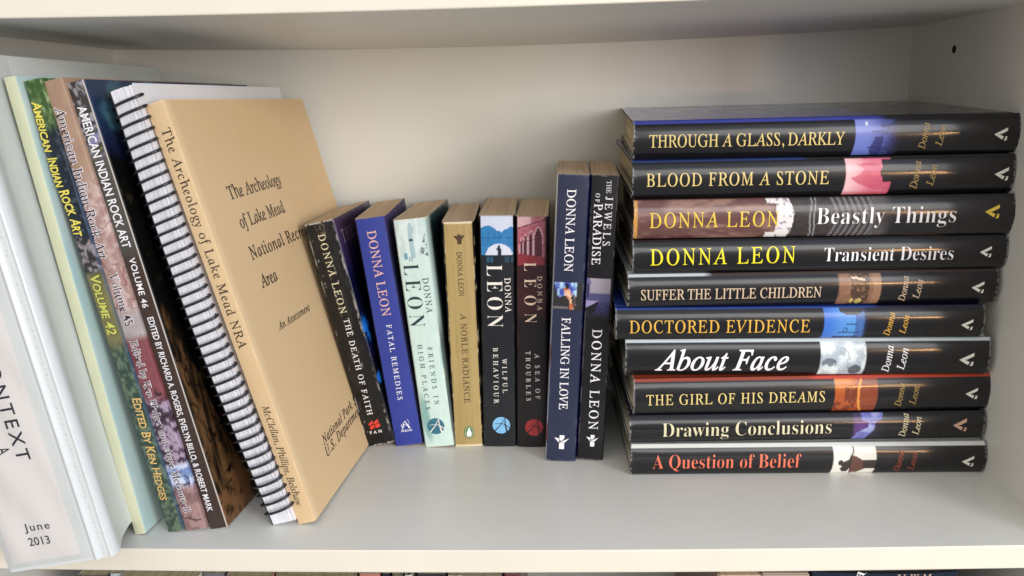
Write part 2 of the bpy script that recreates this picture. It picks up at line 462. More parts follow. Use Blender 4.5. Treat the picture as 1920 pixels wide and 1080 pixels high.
WRITING = {'vol42': [('AMERICAN', 'sc', 0.78, 268.55, -0.78, 240.18, 5.71, 'yellow'),
           ('INDIAN', 'sc', -0.58, 236.89, -0.87, 219.83, 6.08, 'yellow'),
           ('ROCK', 'sc', -0.09, 217.71, 1.24, 202.72, 6.39, 'yellow'),
           ('ART', 'sc', 1.35, 201.3, 0.64, 190.7, 6.43, 'yellow'),
           ('VOLUME 42', 'sc', 2.42, 166.71, 2.21, 130.21, 5.91, 'olive_yellow'),
           ('EDITED BY KEN HEDGES', 'sc', 4.42, 89.66, 1.84, 21.7, 5.54, 'tan_gold')],
 'vol45': [('American Indian Rock Art', 'romanline', 3.83, 264.71, 1.39, 177.03, 5.86, 'dusk'),
           ('Volume 45', 'romanline', 3.85, 167.33, 4.21, 134.87, 5.67, 'dusk'),
           ('Edited by Ken Hedges and Anne McConnell', 'romanline', 3.55, 125.73, 2.8, 12.2, 4.72, 'dusk')],
 'vol46': [('AMERICAN INDIAN ROCK ART', 'sansb', 3.16, 265.52, 2.86, 182.87, 5.35, 'white'),
           ('VOLUME 46', 'sansb', 4.41, 176.66, 3.15, 146.18, 3.87, 'white'),
           ('EDITED BY RICHARD A. ROGERS, EVELYN BILLO, & ROBERT MARK', 'sansb', 3.86, 140.02, 1.84, 12.13, 3.95, 'white')],
 'arch': [('The Archeology of Lake Mead NRA', 'roman', 4.46, 254.6, 3.36, 119.0, 5.6, 'ink'),
          ('McClellan, Phillips, Belshaw', 'italic', 4.26, 80.95, 3.22, 12.48, 4.49, 'ink')],
 'arch_front': [('The Archeology', 'condense', 36.09, 206.02, 118.91, 207.31, 8.49, 'ink'),
                ('of Lake Mead', 'condense', 37.75, 186.81, 110.13, 187.65, 8.61, 'ink'),
                ('National Recreation', 'condense', 37.05, 166.02, 162.27, 166.55, 8.73, 'ink'),
                ('Area', 'condense', 37.38, 146.96, 63.31, 146.69, 8.64, 'ink'),
                ('An Assessment', 'condenseit', 39.85, 116.94, 95.43, 116.38, 5.33, 'ink'),
                ('National Park Service', 'condenseit', 45.45, 31.78, 145.81, 34.37, 6.41, 'ink'),
                ('U.S. Department of the Interior', 'condenseit', 44.7, 23.54, 196.62, 27.33, 6.65, 'ink')],
 'death': [('DONNA LEON', 'roman', 7.75, 167.43, 7.81, 106.75, 5.21, 'cream'),
           ('THE DEATH OF FAITH', 'roman', 9.05, 102.33, 6.84, 25.24, 4.17, 'white'),
           ('PAN', 'sansb', 4.8, 9.64, 13.93, 9.52, 2.46, 'white')],
 'fatal': [('DONNA LEON', 'roman', 6.93, 168.04, 7.22, 103.63, 6.5, 'peach'),
           ('FATAL REMEDIES', 'roman', 8.92, 96.86, 7.8, 37.31, 3.82, 'white'),
           ('ARROW', 'sansb', 5.93, 11.26, 14.73, 11.03, 1.64, 'white')],
 'friends': [('LEON', 'boldthin', 2.45, 143.14, 1.2, 95.73, 10.91, 'teal_ink'),
             ('DONNA', 'roman', 15.14, 131.88, 15.08, 105.31, 4.46, 'teal_ink'),
             ('FRIENDS IN', 'roman', 11.89, 79.27, 11.43, 33.93, 3.46, 'teal_ink'),
             ('HIGH PLACES', 'roman', 4.62, 81.95, 4.22, 30.32, 3.46, 'teal_ink')],
 'noble': [('DONNA LEON', 'roman', 8.62, 151.32, 8.86, 118.1, 3.85, 'brown_ink'),
           ('A NOBLE RADIANCE', 'roman', 8.98, 104.8, 8.81, 35.16, 4.42, 'brown_ink')],
 'wilful': [('LEON', 'boldthin', 4.01, 141.33, 4.16, 94.44, 10.99, 'cream_white'),
            ('DONNA', 'roman', 16.98, 131.64, 17.5, 105.75, 4.35, 'cream_white'),
            ('WILFUL', 'roman', 14.48, 70.21, 14.77, 43.21, 3.32, 'cream_white'),
            ('BEHAVIOUR', 'roman', 7.87, 78.73, 7.93, 34.88, 3.51, 'cream_white')],
 'sea': [('LEON', 'boldthin', 5.04, 143.06, 5.48, 97.81, 8.37, 'pale_peach'),
         ('DONNA', 'roman', 14.7, 132.92, 14.84, 107.42, 3.43, 'pale_peach'),
         ('A SEA OF', 'roman', 12.8, 74.24, 13.53, 38.91, 3.3, 'cream_white'),
         ('TROUBLES', 'roman', 6.15, 76.22, 6.57, 37.35, 3.3, 'cream_white')],
 'falling': [('DONNA LEON', 'roman', 6.89, 197.69, 7.12, 141.16, 6.04, 'white'),
             ('FALLING IN LOVE', 'roman', 7.21, 108.16, 7.98, 40.06, 5.99, 'white')],
 'jewels': [('THE', 'roman', 10.31, 202.99, 10.47, 194.56, 3.1, 'white'),
            ('JEWELS', 'roman', 10.09, 192.25, 9.74, 158.62, 4.94, 'white'),
            ('OF', 'roman', 3.39, 194.19, 3.35, 188.27, 2.78, 'white'),
            ('PARADISE', 'roman', 2.71, 187.24, 3.06, 145.13, 5.69, 'white'),
            ('DONNA LEON', 'roman', 6.1, 99.16, 7.05, 24.01, 6.64, 'white')],
 'stack1': [('THROUGH A GLASS, DARKLY', 'romanh', 7.73, 230.42, 7.22, 106.96, 8.08, 'gold'),
            ('Donna', 'italicn', 2.96, 56.55, 19.67, 55.14, 4.46, 'gold_dim'),
            ('Leon', 'italicn', 4.73, 46.54, 18.04, 45.06, 4.43, 'gold_dim')],
 'stack2': [('BLOOD FROM A STONE', 'romanh', 8.04, 231.42, 7.54, 115.1, 8.52, 'gold'),
            ('Donna', 'italicn', 2.92, 59.37, 20.85, 57.93, 4.71, 'gold_dim'),
            ('Leon', 'italicn', 4.84, 49.42, 18.54, 47.87, 4.71, 'gold_dim')],
 'stack3': [('DONNA LEON', 'romanh', 7.53, 230.21, 7.44, 147.09, 9.99, 'gold_yellow'),
            ('Beastly Things', 'boldthin', 8.37, 123.06, 8.34, 36.04, 10.33, 'white')],
 'stack4': [('DONNA LEON', 'romanh', 5.59, 228.91, 6.13, 134.84, 10.91, 'lemon'),
            ('Transient Desires', 'boldthin', 6.53, 116.23, 6.32, 33.91, 8.87, 'white')],
 'stack5': [('SUFFER THE LITTLE CHILDREN', 'roman', 5.53, 231.99, 5.69, 113.51, 7.19, 'pale_tan'),
            ('Donna', 'italicn', 1.28, 58.49, 18.93, 57.38, 4.49, 'pale_tan'),
            ('Leon', 'italicn', 3.11, 49.66, 16.42, 48.09, 4.51, 'pale_tan')],
 'stack6': [('DOCTORED EVIDENCE', 'romanh', 5.32, 231.18, 4.94, 111.95, 8.92, 'amber'),
            ('Donna', 'italicn', 1.3, 59.75, 17.99, 57.42, 4.19, 'amber'),
            ('Leon', 'italicn', 2.95, 49.82, 16.1, 48.17, 4.15, 'amber')],
 'stack7': [('About Face', 'bolditalicthin', 4.23, 220.48, 4.03, 130.94, 14.77, 'white'),
            ('Donna', 'italicn', 1.6, 64.36, 20.89, 62.56, 5.04, 'white'),
            ('Leon', 'italicn', 3.38, 54.65, 19.13, 52.84, 5.07, 'white')],
 'stack8': [('THE GIRL OF HIS DREAMS', 'romanh', 7.54, 231.84, 8.12, 110.93, 7.64, 'gold'),
            ('Donna', 'italicn', 3.05, 59.19, 20.29, 57.58, 4.5, 'gold_dim'),
            ('Leon', 'italicn', 4.58, 49.55, 18.02, 47.92, 4.51, 'gold_dim')],
 'stack9': [('Drawing Conclusions', 'boldthin', 4.88, 218.05, 5.92, 102.95, 9.77, 'cream'),
            ('Donna', 'italicn', 1.91, 52.59, 18.97, 50.82, 4.63, 'cream'),
            ('Leon', 'italicn', 3.67, 43.76, 16.75, 42.35, 4.61, 'cream')],
 'stack10': [('A Question of Belief', 'boldthin', 5.43, 225.54, 5.58, 124.05, 10.01, 'salmon'),
             ('Donna', 'italicn', 1.11, 56.83, 17.98, 54.54, 4.55, 'rust'),
             ('Leon', 'italicn', 2.46, 47.43, 15.48, 45.54, 4.53, 'rust')],
 'binder': [('CONTEXT', 'sans', 25.69, 132.04, 26.26, 65.83, 7.62, 'ink_blue'),
            ('A', 'sans', 16.6, 74.74, 17.13, 70.76, 6.95, 'ink_blue'),
            ('June', 'sans', 16.71, 23.69, 31.63, 23.32, 4.61, 'ink_blue'),
            ('2013', 'sans', 16.59, 14.5, 29.1, 14.25, 4.99, 'ink_blue')]}
EMBLEMS = {'fatal': [('arrow_a', 10.16, 16.68, 3.92)],
 'death': [('pan_mark', 9.67, 16.42, 3.58)],
 'friends': [('arrow_disc', 10.03, 16.59, 6.55)],
 'noble': [('crest', 10.97, 160.22, 4.17), ('bird_oval', 11.23, 11.42, 4.61)],
 'wilful': [('arrow_disc', 13.18, 17.35, 6.66)],
 'sea': [('arrow_disc', 12.31, 15.96, 6.72)],
 'falling': [('grove', 10.91, 14.83, 5.34)],
 'jewels': [('grove', 10.13, 15.18, 4.48)],
 'stack1': [('wedge', 11.62, 11.61, 4.1)],
 'stack2': [('wedge', 11.77, 7.94, 4.31)],
 'stack3': [('wedge', 14.81, 13.99, 4.49)],
 'stack4': [('wedge', 11.14, 13.76, 3.73)],
 'stack5': [('wedge', 10.55, 12.6, 4.05)],
 'stack6': [('wedge', 9.26, 10.83, 3.83)],
 'stack7': [('wedge', 10.98, 14.87, 4.76)],
 'stack8': [('wedge', 12.17, 12.77, 4.09)],
 'stack9': [('wedge', 10.77, 16.55, 4.71)],
 'stack10': [('wedge', 9.18, 11.69, 4.06)]}
# ---------------------------------------------------------------- the bookcase
W, H, D, TB = 659.23, 307.2, 261.45, 14.85
def sagf(x): return max(0.0, 1 - ((x - W / 2) / (W / 2)) ** 2)
def floor_z(x, y): return -3.31 * sagf(x) * max(0.0, 1 - y / 100) ** 2 if y > 0 else -3.31 * sagf(x)
def ceil_z(x, y): return H - sagf(x) * (3.64 + (6.19 - 3.64) * min(1, max(0, y / D)))

case = thing('bookcase', 'light grey laminate bookcase with cream edge bands that holds all the books', 'bookcase', Matrix.Identity(4))
def board(name, top, bottom):
    xs = np.linspace(0, W, 41); ys = [0.35, 8, 18, 30, 45, 60, 80, 100, 180, D]
    v = []; f = []
    for fn in (top, bottom):
        v += [(x, y, fn(x, y)) for y in ys for x in xs]
    n = len(xs); m = len(ys)
    f += grid_faces(m, n, 0, False).tolist() + grid_faces(m, n, n * m, True).tolist()
    o = n * m
    for i in range(n - 1):
        f.append([o + i, o + i + 1, i + 1, i]); j = (m - 1) * n + i; f.append([j, j + 1, o + j + 1, o + j])
    for k in range(m - 1):
        a = k * n; f.append([a, a + n, o + a + n, o + a]); b = a + n - 1; f.append([b + n, b, o + b, o + b + n])
    me = mesh_np(name, v, f, smooth=False)
    b = link(name, me, M['laminate'], case)
    v = []; prof = [(0.35, 0), (0.1, 0), (-0.35, -0.5), (-0.45, -1.2), (-0.45, 1.2), (-0.35, 0.5), (0.1, 0), (0.35, 0)]
    for j, (y, dz) in enumerate(prof):
        for x in xs:
            v.append((x, y, (top(x, 0) + dz + 0.05) if j < 4 else (bottom(x, 0) + dz - 0.05)))
    link('edge_band', mesh_np('edge_band', v, grid_faces(8, n, 0, True).tolist()), M['edge'], b)
    return b
board('shelf_board', floor_z, lambda x, y: floor_z(x, y) - TB)
board('shelf_board', lambda x, y: ceil_z(x, y) + TB, ceil_z)
board('shelf_board', lambda x, y: -330.0, lambda x, y: -345.0)
for nm, x0, x1 in (('side_panel', -18, 0), ('side_panel', W, W + 18)):
    s = link(nm, box_mesh(nm, x0, x1, 0.4, D + 4, -400, 520), M['laminate'], case)
    link('edge_band', box_mesh('edge_band', x0 + .05, x1 - .05, -0.6, 0.4, -400, 520, 0.25), M['edge'], s)
link('back_panel', box_mesh('back_panel', 0.02, W - 0.02, D, D + 4, -399, 519), M['laminate'], case)
def hole(y, z):
    n = 16; v = []; f = []
    for j, (r, x) in enumerate(((3.0, W - 0.15), (2.4, W - 0.3), (2.2, W - 0.2))):
        v += [(x, y + r * math.cos(2 * math.pi * i / n), z + r * math.sin(2 * math.pi * i / n)) for i in range(n)]
    for j in range(2):
        for i in range(n): f.append([j * n + i, j * n + (i + 1) % n, (j + 1) * n + (i + 1) % n, (j + 1) * n + i])
    f.append([2 * n + i for i in range(n)])
    link('peg_hole', mesh_np('peg_hole', v, f), M['hole'], case)
hole(190.7, 285.2)

# ---------------------------------------------------------------- books: profile, shell, leaves
def soft_profile(T, Dp, o=0.5, cd=5.0, bulge=0.5, n=26, fine=0):
    """(t, d, zone, a) from back fore-edge round the spine to the front fore-edge"""
    P = []
    for d in (Dp, Dp * .7, Dp * .45, Dp * .25, 22, 14, 9):
        P.append((-o, d, 0))
    for k in range(5):
        th = k / 4 * math.pi / 2
        P.append((-o + (o + 0.35) * (1 - math.cos(th)), cd * (1 - math.sin(th)) + bulge + 0.15, 0))
    for k in range(n + 1):
        a = k / n; P.append((a * (T - 0.9) + 0.45, bulge * (2 * a - 1) ** 2, 1))
    for k in range(4, -1, -1):
        th = k / 4 * math.pi / 2
        P.append((T + o - (o + 0.35) * (1 - math.cos(th)), cd * (1 - math.sin(th)) + bulge + 0.15, 2))
    for d in (9, 14, 22, Dp * .25, Dp * .45, Dp * .7, Dp) if not fine else list(np.arange(cd + 2.0, fine, 1.1)) + [fine + (Dp - fine) * .3, Dp]:
        P.append((T + o, d, 2))
    return np.array(P)

def hard_profile(T, Dp, bulge=3.4, n=34, grow=0.0):
    P = []
    g = grow
    for d in (Dp, Dp * .75, Dp * .5, Dp * .28, 30, 20, 15, 12): P.append((0 - g, d, 0))
    for d, dip in ((10.5, .5), (9, .95), (7.6, 1.0), (6.4, .6), (5.2, .15)): P.append((dip - g, d, 0))
    for k in range(n + 1):
        a = k / n; s = 2 * a - 1
        P.append((-g + a * (T + 2 * g), -g + bulge * (1 - math.sqrt(max(0, 1 - (0.93 * s) ** 2))) / (1 - math.sqrt(1 - .93 ** 2)), 1))
    for d, dip in ((5.2, .15), (6.4, .6), (7.6, 1.0), (9, .95), (10.5, .5)): P.append((T - dip + g, d, 2))
    for d in (12, 15, 20, 30, Dp * .28, Dp * .5, Dp * .75, Dp): P.append((T + g, d, 2))
    return np.array(P)

def shell(name, P, h0, h1, nh, thick, paint, inner, rim, mat, parent, wob=None, rag=0.0):
    t, d, z = P[:, 0], P[:, 1], P[:, 2]
    tx = np.gradient(t); dy = np.gradient(d); ln = np.hypot(tx, dy) + 1e-9
    nx, ny = -dy / ln, tx / ln      # inward normal (towards +d at the spine)
    hs = np.linspace(h0, h1, nh)
    n = len(P)
    ht = np.repeat(hs, n); tt = np.tile(t, nh); dd = np.tile(d, nh); zz = np.tile(z, nh)
    outer = np.stack([tt, dd, ht], 1)
    if wob is not None: outer[:, 1] += wob(tt, ht) * (zz == 1)
    col = paint(tt, dd, zz, ht)
    if rag:                                  # paper ends are never cut or folded dead true
        e0 = np.exp(-(ht - h0) / 1.5); e1 = np.exp(-(h1 - ht) / 1.5)
        w = vnoise(tt * .25 + dd * .12, dd * .05, int(rag * 1000) % 97, 3) - .35
        outer[:, 2] += rag * w * (e1 - e0)
        fl = rag * .5 * (vnoise(tt * .3 + dd * .1, tt * 0, 55, 2) - .2) * (e0 + e1)
        outer[:, 1] -= fl * (zz == 1)
    it, idd = t + nx * thick, d + ny * thick
    inn = np.concatenate([np.stack([it, idd, np.full(n, hh)], 1) for hh in (h0, h1)])
    V = [outer, inn]; C = [col, np.tile(inner, (2 * n, 1))]
    F = [grid_faces(nh, n, 0, False), grid_faces(2, n, nh * n, True)]
    off = nh * n + 2 * n
    for hh, row, fl in ((h0, 0, True), (h1, nh - 1, False)):
        V.append(outer[row * n:(row + 1) * n]); V.append(inn[(0 if hh == h0 else n):(n if hh == h0 else 2 * n)])
        C.append(np.tile(rim, (2 * n, 1)))
        F.append(grid_faces(2, n, off, fl)); off += 2 * n
    for col_i, fl in ((0, False), (n - 1, True)):   # fore-edge ends
        V.append(np.array([outer[col_i], outer[(nh - 1) * n + col_i], inn[col_i], inn[n + col_i]])); C.append(np.tile(rim, (4, 1)))
        F.append(np.array([[off, off + 1, off + 3, off + 2] if fl else [off, off + 2, off + 3, off + 1]])); off += 4
    me = mesh_np(name, np.concatenate(V), np.concatenate(F), np.concatenate(C))
    return link(name, me, mat, parent)

def spine_surf(P):
    s = P[P[:, 2] == 1]
    def f(a, b, lift):
        return (a, float(np.interp(a, s[:, 0], s[:, 1])) - lift, b)
    return f
def front_surf(T, o=0.5):
    return lambda a, b, lift: (T + o + lift, a, b)

def frame_matrix(x, y, lean, yaw_, T):
    a, b = math.radians(lean), math.radians(yaw_)
    Rz = Matrix.Rotation(b, 3, 'Z')
    X = Rz @ Vector((math.cos(a), 0, math.sin(a))); Z = Rz @ Vector((-math.sin(a), 0, math.cos(a))); Y = Rz @ Vector((0, 1, 0))
    z = floor_z(x, y) + max(0, -T * X[2]) if y > 0 else max(0, -T * X[2])
    m = Matrix((X, Y, Z)).transposed().to_4x4()
    m.translation = Vector((x, y, z + 0.05)) * MM
    return m

def leaves(parent, T, Dp, h0, h1, mat, ins=0.6, front=1.2, cd=5.0, back=0.5, name='page_block'):
    poly = [(ins, Dp - back), (ins, cd), (ins + 1.0, front + 1.2), (ins + 2.2, front), (T - ins - 2.2, front), (T - ins - 1.0, front + 1.2), (T - ins, cd), (T - ins, Dp - back)]
    return link(name, poly_prism(name, poly, h0, h1), mat, parent)

def write_all(key, parent, surf, names=('title_lettering',)):
    for i, (s, sty, a0, b0, a1, b1, cap, c) in enumerate(WRITING.get(key, [])):
        if sty == 'romanline':
            lettering(parent, s, 'halo', a0, b0, a1, b1, cap, 'halo', surf, 0.10, 'lettering_outline')
            lettering(parent, s, 'romanline', a0, b0, a1, b1, cap, c, surf, 0.22, 'lettering')
        else:
            if sty == 'sc':
                lettering(parent, s, sty, a0 + .25, b0 - .3, a1 + .25, b1 - .3, cap, 'dark', surf, 0.08, 'lettering_shadow')
            lettering(parent, s, sty, a0, b0, a1, b1, cap, c, surf, 0.18, 'lettering')

# ---------------------------------------------------------------- cover art (flat print)
def flat(c): return lambda t, d, z, h: np.tile(lin(*c), (len(t), 1))
def wear(col, t, h, T, Hh, seed, tone=(205, 200, 190), amt=1.0):
    """whitened folds along the spine edges and rubbed ends"""
    e = np.minimum(np.abs(t - 0.45), np.abs(t - T + 0.45))
    n = vnoise(h * .13, t * .2, seed, 4)
    f = step(-e, -.6, -.25) * step(n, .55, .72) * amt * .7
    end = np.minimum(h, Hh - h)
    f = np.maximum(f, (end < 0.9) * (vnoise(t * .8, h, seed + 1, 2) > 0.45) * 0.8 * amt)
    return mix(col, lin(*tone), f)

def art_pamphlet(T, Hh):
    def p(t, d, z, h):
        n = vnoise(h * .05, d * .05 + t * .1, 3)
        c = mix(np.tile(lin(216, 216, 186), (len(t), 1)), lin(200, 204, 168), n)
        teal = mix(np.tile(lin(160, 198, 198), (len(t), 1)), lin(202, 216, 208), vnoise(h * .03, d * .06, 5))
        return np.where(((z == 2) & (d > 1.0))[:, None], teal, c)
    return p
def art_vol42(T, Hh):
    def p(t, d, z, h):
        b = h
        n = vnoise(h * .45, t * .45 + d * .3, 7, 4); n2 = vnoise(h * .12, t * .2, 8, 3)
        green = mix(mix(np.tile(lin(58, 88, 42), (len(t), 1)), lin(104, 128, 76), step(n, .4, .65)), lin(186, 198, 146), step(n, .66, .8) * .7)
        navy = mix(np.tile(lin(22, 32, 44), (len(t), 1)), lin(62, 74, 82), step(n, .5, .75))
        rock = mix(np.tile(lin(44, 42, 44), (len(t), 1)), lin(150, 140, 142), step(n, .45, .7))
        olive = mix(np.tile(lin(96, 92, 58), (len(t), 1)), lin(132, 128, 84), n2)
        dk = mix(np.tile(lin(52, 70, 60), (len(t), 1)), lin(100, 118, 96), step(n, .4, .7))
        c = green
        c = mix(c, navy, step(-b, -258, -248)); c = mix(c, rock, step(-b, -192, -186)); c = mix(c, olive, step(-b, -170, -166))
        c = mix(c, dk, step(-b, -128, -118))
        c = mix(c, lin(60, 84, 116), (z == 2) * step(-b, -240, -200) * .5)
        return c
    return p
def art_vol45(T, Hh):
    def p(t, d, z, h):
        n = vnoise(h * .3, t * .35 + d * .2, 17, 4); n2 = vnoise(h * .10, t * .25, 18, 3); b = h
        top = mix(np.tile(lin(178, 148, 122), (len(t), 1)), lin(158, 126, 108), n2)
        pink = mix(np.tile(lin(168, 134, 126), (len(t), 1)), lin(204, 180, 172), step(n, .35, .7))
        pink = mix(pink, lin(136, 78, 74), step(np.abs(vnoise(h * .09, t * .12, 20, 2) - .5), .03, .0))
        gry = mix(np.tile(lin(186, 176, 172), (len(t), 1)), lin(160, 146, 144), n)
        maroon = mix(np.tile(lin(118, 62, 66), (len(t), 1)), lin(142, 84, 88), n)
        prp = mix(np.tile(lin(70, 52, 66), (len(t), 1)), lin(168, 148, 168), step(n, .42, .62))
        blue = mix(np.tile(lin(120, 140, 186), (len(t), 1)), lin(206, 216, 236), step(n, .4, .6))
        mauve = mix(np.tile(lin(128, 98, 98), (len(t), 1)), lin(168, 134, 130), step(n, .3, .7))
        c = mix(top, pink, step(-b, -232, -205)); c = mix(c, gry, step(-b, -150, -138)); c = mix(c, maroon, step(-b, -130, -124))
        c = mix(c, prp, step(-b, -92, -82)); c = mix(c, blue, step(-b, -46, -42) * step(b, 28, 33)); c = mix(c, mauve, step(-b, -30, -26))
        crack = step(np.abs(vnoise(h * .06, t * .08 + 3, 23, 2) - .5), .022, .0) * step(-b, -100, -90)
        return mix(c, lin(40, 30, 36), crack * (z == 1))
    return p
def art_vol46(T, Hh):
    def p(t, d, z, h):
        n = vnoise(h * .4, t * .4, 27, 4); n2 = vnoise(h * .12, d * .12, 28, 4); b = h
        brown = np.tile(lin(64, 50, 44), (len(t), 1))
        dg = mix(np.tile(lin(64, 62, 58), (len(t), 1)), lin(88, 84, 76), n)
        pic = mix(np.tile(lin(58, 54, 52), (len(t), 1)), lin(150, 148, 150), step(n, .45, .68))
        pic = mix(pic, lin(132, 130, 168), step(vnoise(h * .2, t * .25, 30, 2), .62, .7) * step(-b, -258, -250))
        pic = mix(pic, lin(160, 150, 60), step(vnoise(h * .3, t * .3, 31, 2), .7, .76) * step(-b, -246, -240))
        c = mix(pic, dg, step(-b, -246, -232)); c = mix(c, brown, step(-b, -185, -172))
        edge = (np.abs(b - 255) < 1) * (z == 1)
        c = mix(c, lin(40, 36, 36), edge * .8)
        c = mix(c, lin(205, 196, 186), (z == 1) * (t > T - 0.95) * 1.0)
        # front cover: night sky over a lit rock face
        sky = mix(np.tile(lin(38, 56, 84), (len(t), 1)), lin(72, 112, 130), step(vnoise(d * .06, h * .05, 33, 2), .45, .7))
        sky = mix(sky, lin(24, 28, 58), step(-b - d * .25, -262, -240))
        blk = mix(np.tile(lin(14, 13, 12), (len(t), 1)), lin(60, 52, 34), step(n2, .62, .8) * .6)
        rk = mix(np.tile(lin(32, 23, 16), (len(t), 1)), lin(112, 82, 52), step(vnoise(h * .05 + d * .05, d * .22 - h * .02, 35, 5), .30, .75))
        rk = mix(rk, lin(18, 13, 9), step(np.abs(vnoise(h * .05 + 4, d * .07, 36, 3) - .5), .03, .0))
        f = mix(sky, blk, step(-b - d * .45 + 6 * n2, -242, -232))
        xr = 3 + (150 - b) * .14
        f = mix(f, rk, step(xr + 5 * (n2 - .5) - np.abs(d - 4 - (150 - b) * .12), 0, 3) * step(-b, -150, -140))
        f = mix(f, lin(120, 84, 54), step(-b, -34, -28) * step(n2, .4, .55))
        return np.where((z == 2)[:, None], f, c)
    return p
def art_arch(T, Hh):
    def p(t, d, z, h):
        n = vnoise(h * .012, d * .006 + t * .02, 41, 2)
        c = mix(np.tile(lin(212, 182, 138), (len(t), 1)), lin(220, 191, 149), n)
        crease_highlight = np.exp(-((d - 2.2) / .8) ** 2) * (z == 2)  # highlight along the spine crease, painted into the cover colour
        c = mix(c, lin(244, 216, 172), crease_highlight * .5)
        return wear(c, t, h, T, Hh, 43, (236, 210, 170), .5)
    return p
def art_death(T, Hh):
    def p(t, d, z, h):
        c = np.tile(lin(20, 19, 20), (len(t), 1))
        c = mix(c, lin(34, 33, 33), step(vnoise(h * .1, t * .3, 51, 4), .5, .8))
        for k, (x, thr) in enumerate(((T * .40, .50), (T * .60, .63), (T * .93, .45), (T * .14, .66))):
            xx = x + (vnoise(h * .05, h * 0 + k, 52 + k, 3) - .5) * 1.0
            f = step(-np.abs(t - xx), -.34, -.12) * step(vnoise(h * .35, h * 0 + 3 * k, 60 + k, 4), thr, thr + .1)
            c = mix(c, lin(176, 170, 158), f * .7 * (z == 1))
        f = (np.abs(t - T * .5) < 3.4) * (np.abs(h - (Hh - 7)) < 6) * (vnoise(h * 1.2, t * 1.5, 66, 2) > .56)
        c = mix(c, lin(176, 160, 128), f * .25 * (z == 1))
        c = wear(c, t, h, T, Hh, 67)
        fr = mix(np.tile(lin(16, 18, 66), (len(t), 1)), lin(70, 52, 84), step(h, 120, 165) * step(-d, -40, -6) * 0 + step(h, 128, 172))
        b1 = step(1 - ((d - 7) / 8) ** 2 - ((h - 92) / 14) ** 2, 0, .6) * (vnoise(h * .25, d * .3, 68, 3) > .42)
        b2 = step(1 - ((d - 5) / 5) ** 2 - ((h - 52) / 6) ** 2, 0, .6)
        fr = mix(fr, lin(28, 116, 214), np.maximum(b1, b2))
        fr = mix(fr, lin(10, 10, 24), step(-h, -84, -60) * (1 - b2))
        fr = mix(fr, lin(10, 10, 24), step(h, 92, 104) * step(-h, -140, -128) * .6)
        return np.where((z == 2)[:, None], fr, c)
    return p
def art_fatal(T, Hh):
    def p(t, d, z, h):
        c = mix(np.tile(lin(48, 60, 142), (len(t), 1)), lin(54, 67, 152), vnoise(h * .03, t * .1, 71))
        fr = mix(np.tile(lin(18, 20, 56), (len(t), 1)), lin(52, 44, 96), step(h, 150, 176))
        return wear(np.where((z == 1)[:, None], c, fr), t, h, T, Hh, 73, (104, 108, 176), .3)
    return p
def art_friends(T, Hh):
    def p(t, d, z, h):
        n = vnoise(h * .15, t * .4, 81, 3)
        c = mix(np.tile(lin(196, 222, 214), (len(t), 1)), lin(214, 234, 226), n)
        sk = mix(np.tile(lin(218, 232, 230), (len(t), 1)), lin(196, 216, 212), step(vnoise(h * .1, t * .5, 82, 3), .4, .7))
        c = mix(c, sk, step(h, 146, 150))
        x = t / T
        tower = (np.abs(x - .47) < .075) * (h > 147) * (h < 170)
        dome = ((x - .5) / .085) ** 2 + ((h - 168) / 5) ** 2 < 1
        c = mix(c, lin(150, 184, 196), np.maximum(tower, dome) * .75)
        c = mix(c, lin(40, 60, 66), ((np.abs(x - .47) < .07) & (np.abs(h - 160.5) < .7)) * .9)
        boat = inpoly(x, h, [(.74, 153), (.95, 164), (.93, 160), (.86, 153.5), (.98, 157), (.98, 154), (.9, 151), (.98, 150), (.98, 147.5), (.72, 150)])
        c = mix(c, lin(58, 92, 96), boat * (vnoise(h * .8, t * .6, 83, 2) > .4) * .85)
        bl = (np.abs(x - .25) < .05) & (np.abs(h - 149) < 2.5); c = mix(c, lin(60, 134, 168), bl * .8)
        piles = (np.sin(x * 90) > .1) & (x > .3) & (x < .5) & (np.abs(h - 146.5) < 1.6); c = mix(c, lin(90, 130, 150), piles * .8)
        st = step(1 - ((x - .12 - (30 - h) * .004) / .2) ** 2 - ((h - 24) / 24) ** 2, 0, .8) * (z == 1)
        c = mix(c, lin(104, 158, 154), st * .75)
        c = mix(c, lin(150, 190, 190), step(1 - ((x - 1.0) / .09) ** 2 - ((h - 72) / 12) ** 2, 0, .5) * .7)
        fr = mix(np.tile(lin(190, 214, 206), (len(t), 1)), lin(40, 66, 72), step(d, 8, 22))
        fr = mix(fr, lin(16, 26, 34), step(-h, -110, -80) * .8)
        c = np.where((z == 2)[:, None], fr, c)
        return wear(c, t, h, T, Hh, 84, (226, 220, 190), .6)
    return p
def art_noble(T, Hh):
    def p(t, d, z, h):
        n = vnoise(h * .012, t * .5, 91, 2)
        c = mix(np.tile(lin(164, 140, 88), (len(t), 1)), lin(182, 159, 106), n)  # lengthwise tone streaks put the spine's vertical sheen into the colour
        c = mix(c, lin(150, 130, 74), step(np.abs(vnoise(h * .015, t * .5, 92, 2) - .5), .05, 0) * .5)
        fr = np.tile(lin(20, 19, 20), (len(t), 1))
        fr = mix(fr, lin(190, 176, 140), (d < 6) * step(vnoise(h * .12, d * .3, 93, 4), .62, .74) * .6)
        c = np.where((z == 1)[:, None], c, fr)
        c = wear(c, t, h, T, Hh, 94, (214, 196, 150), 1.0)
        edge = (np.minimum(h, Hh - h) < 1.2) * (z == 1)
        return mix(c, lin(226, 214, 180), edge * .9)
    return p
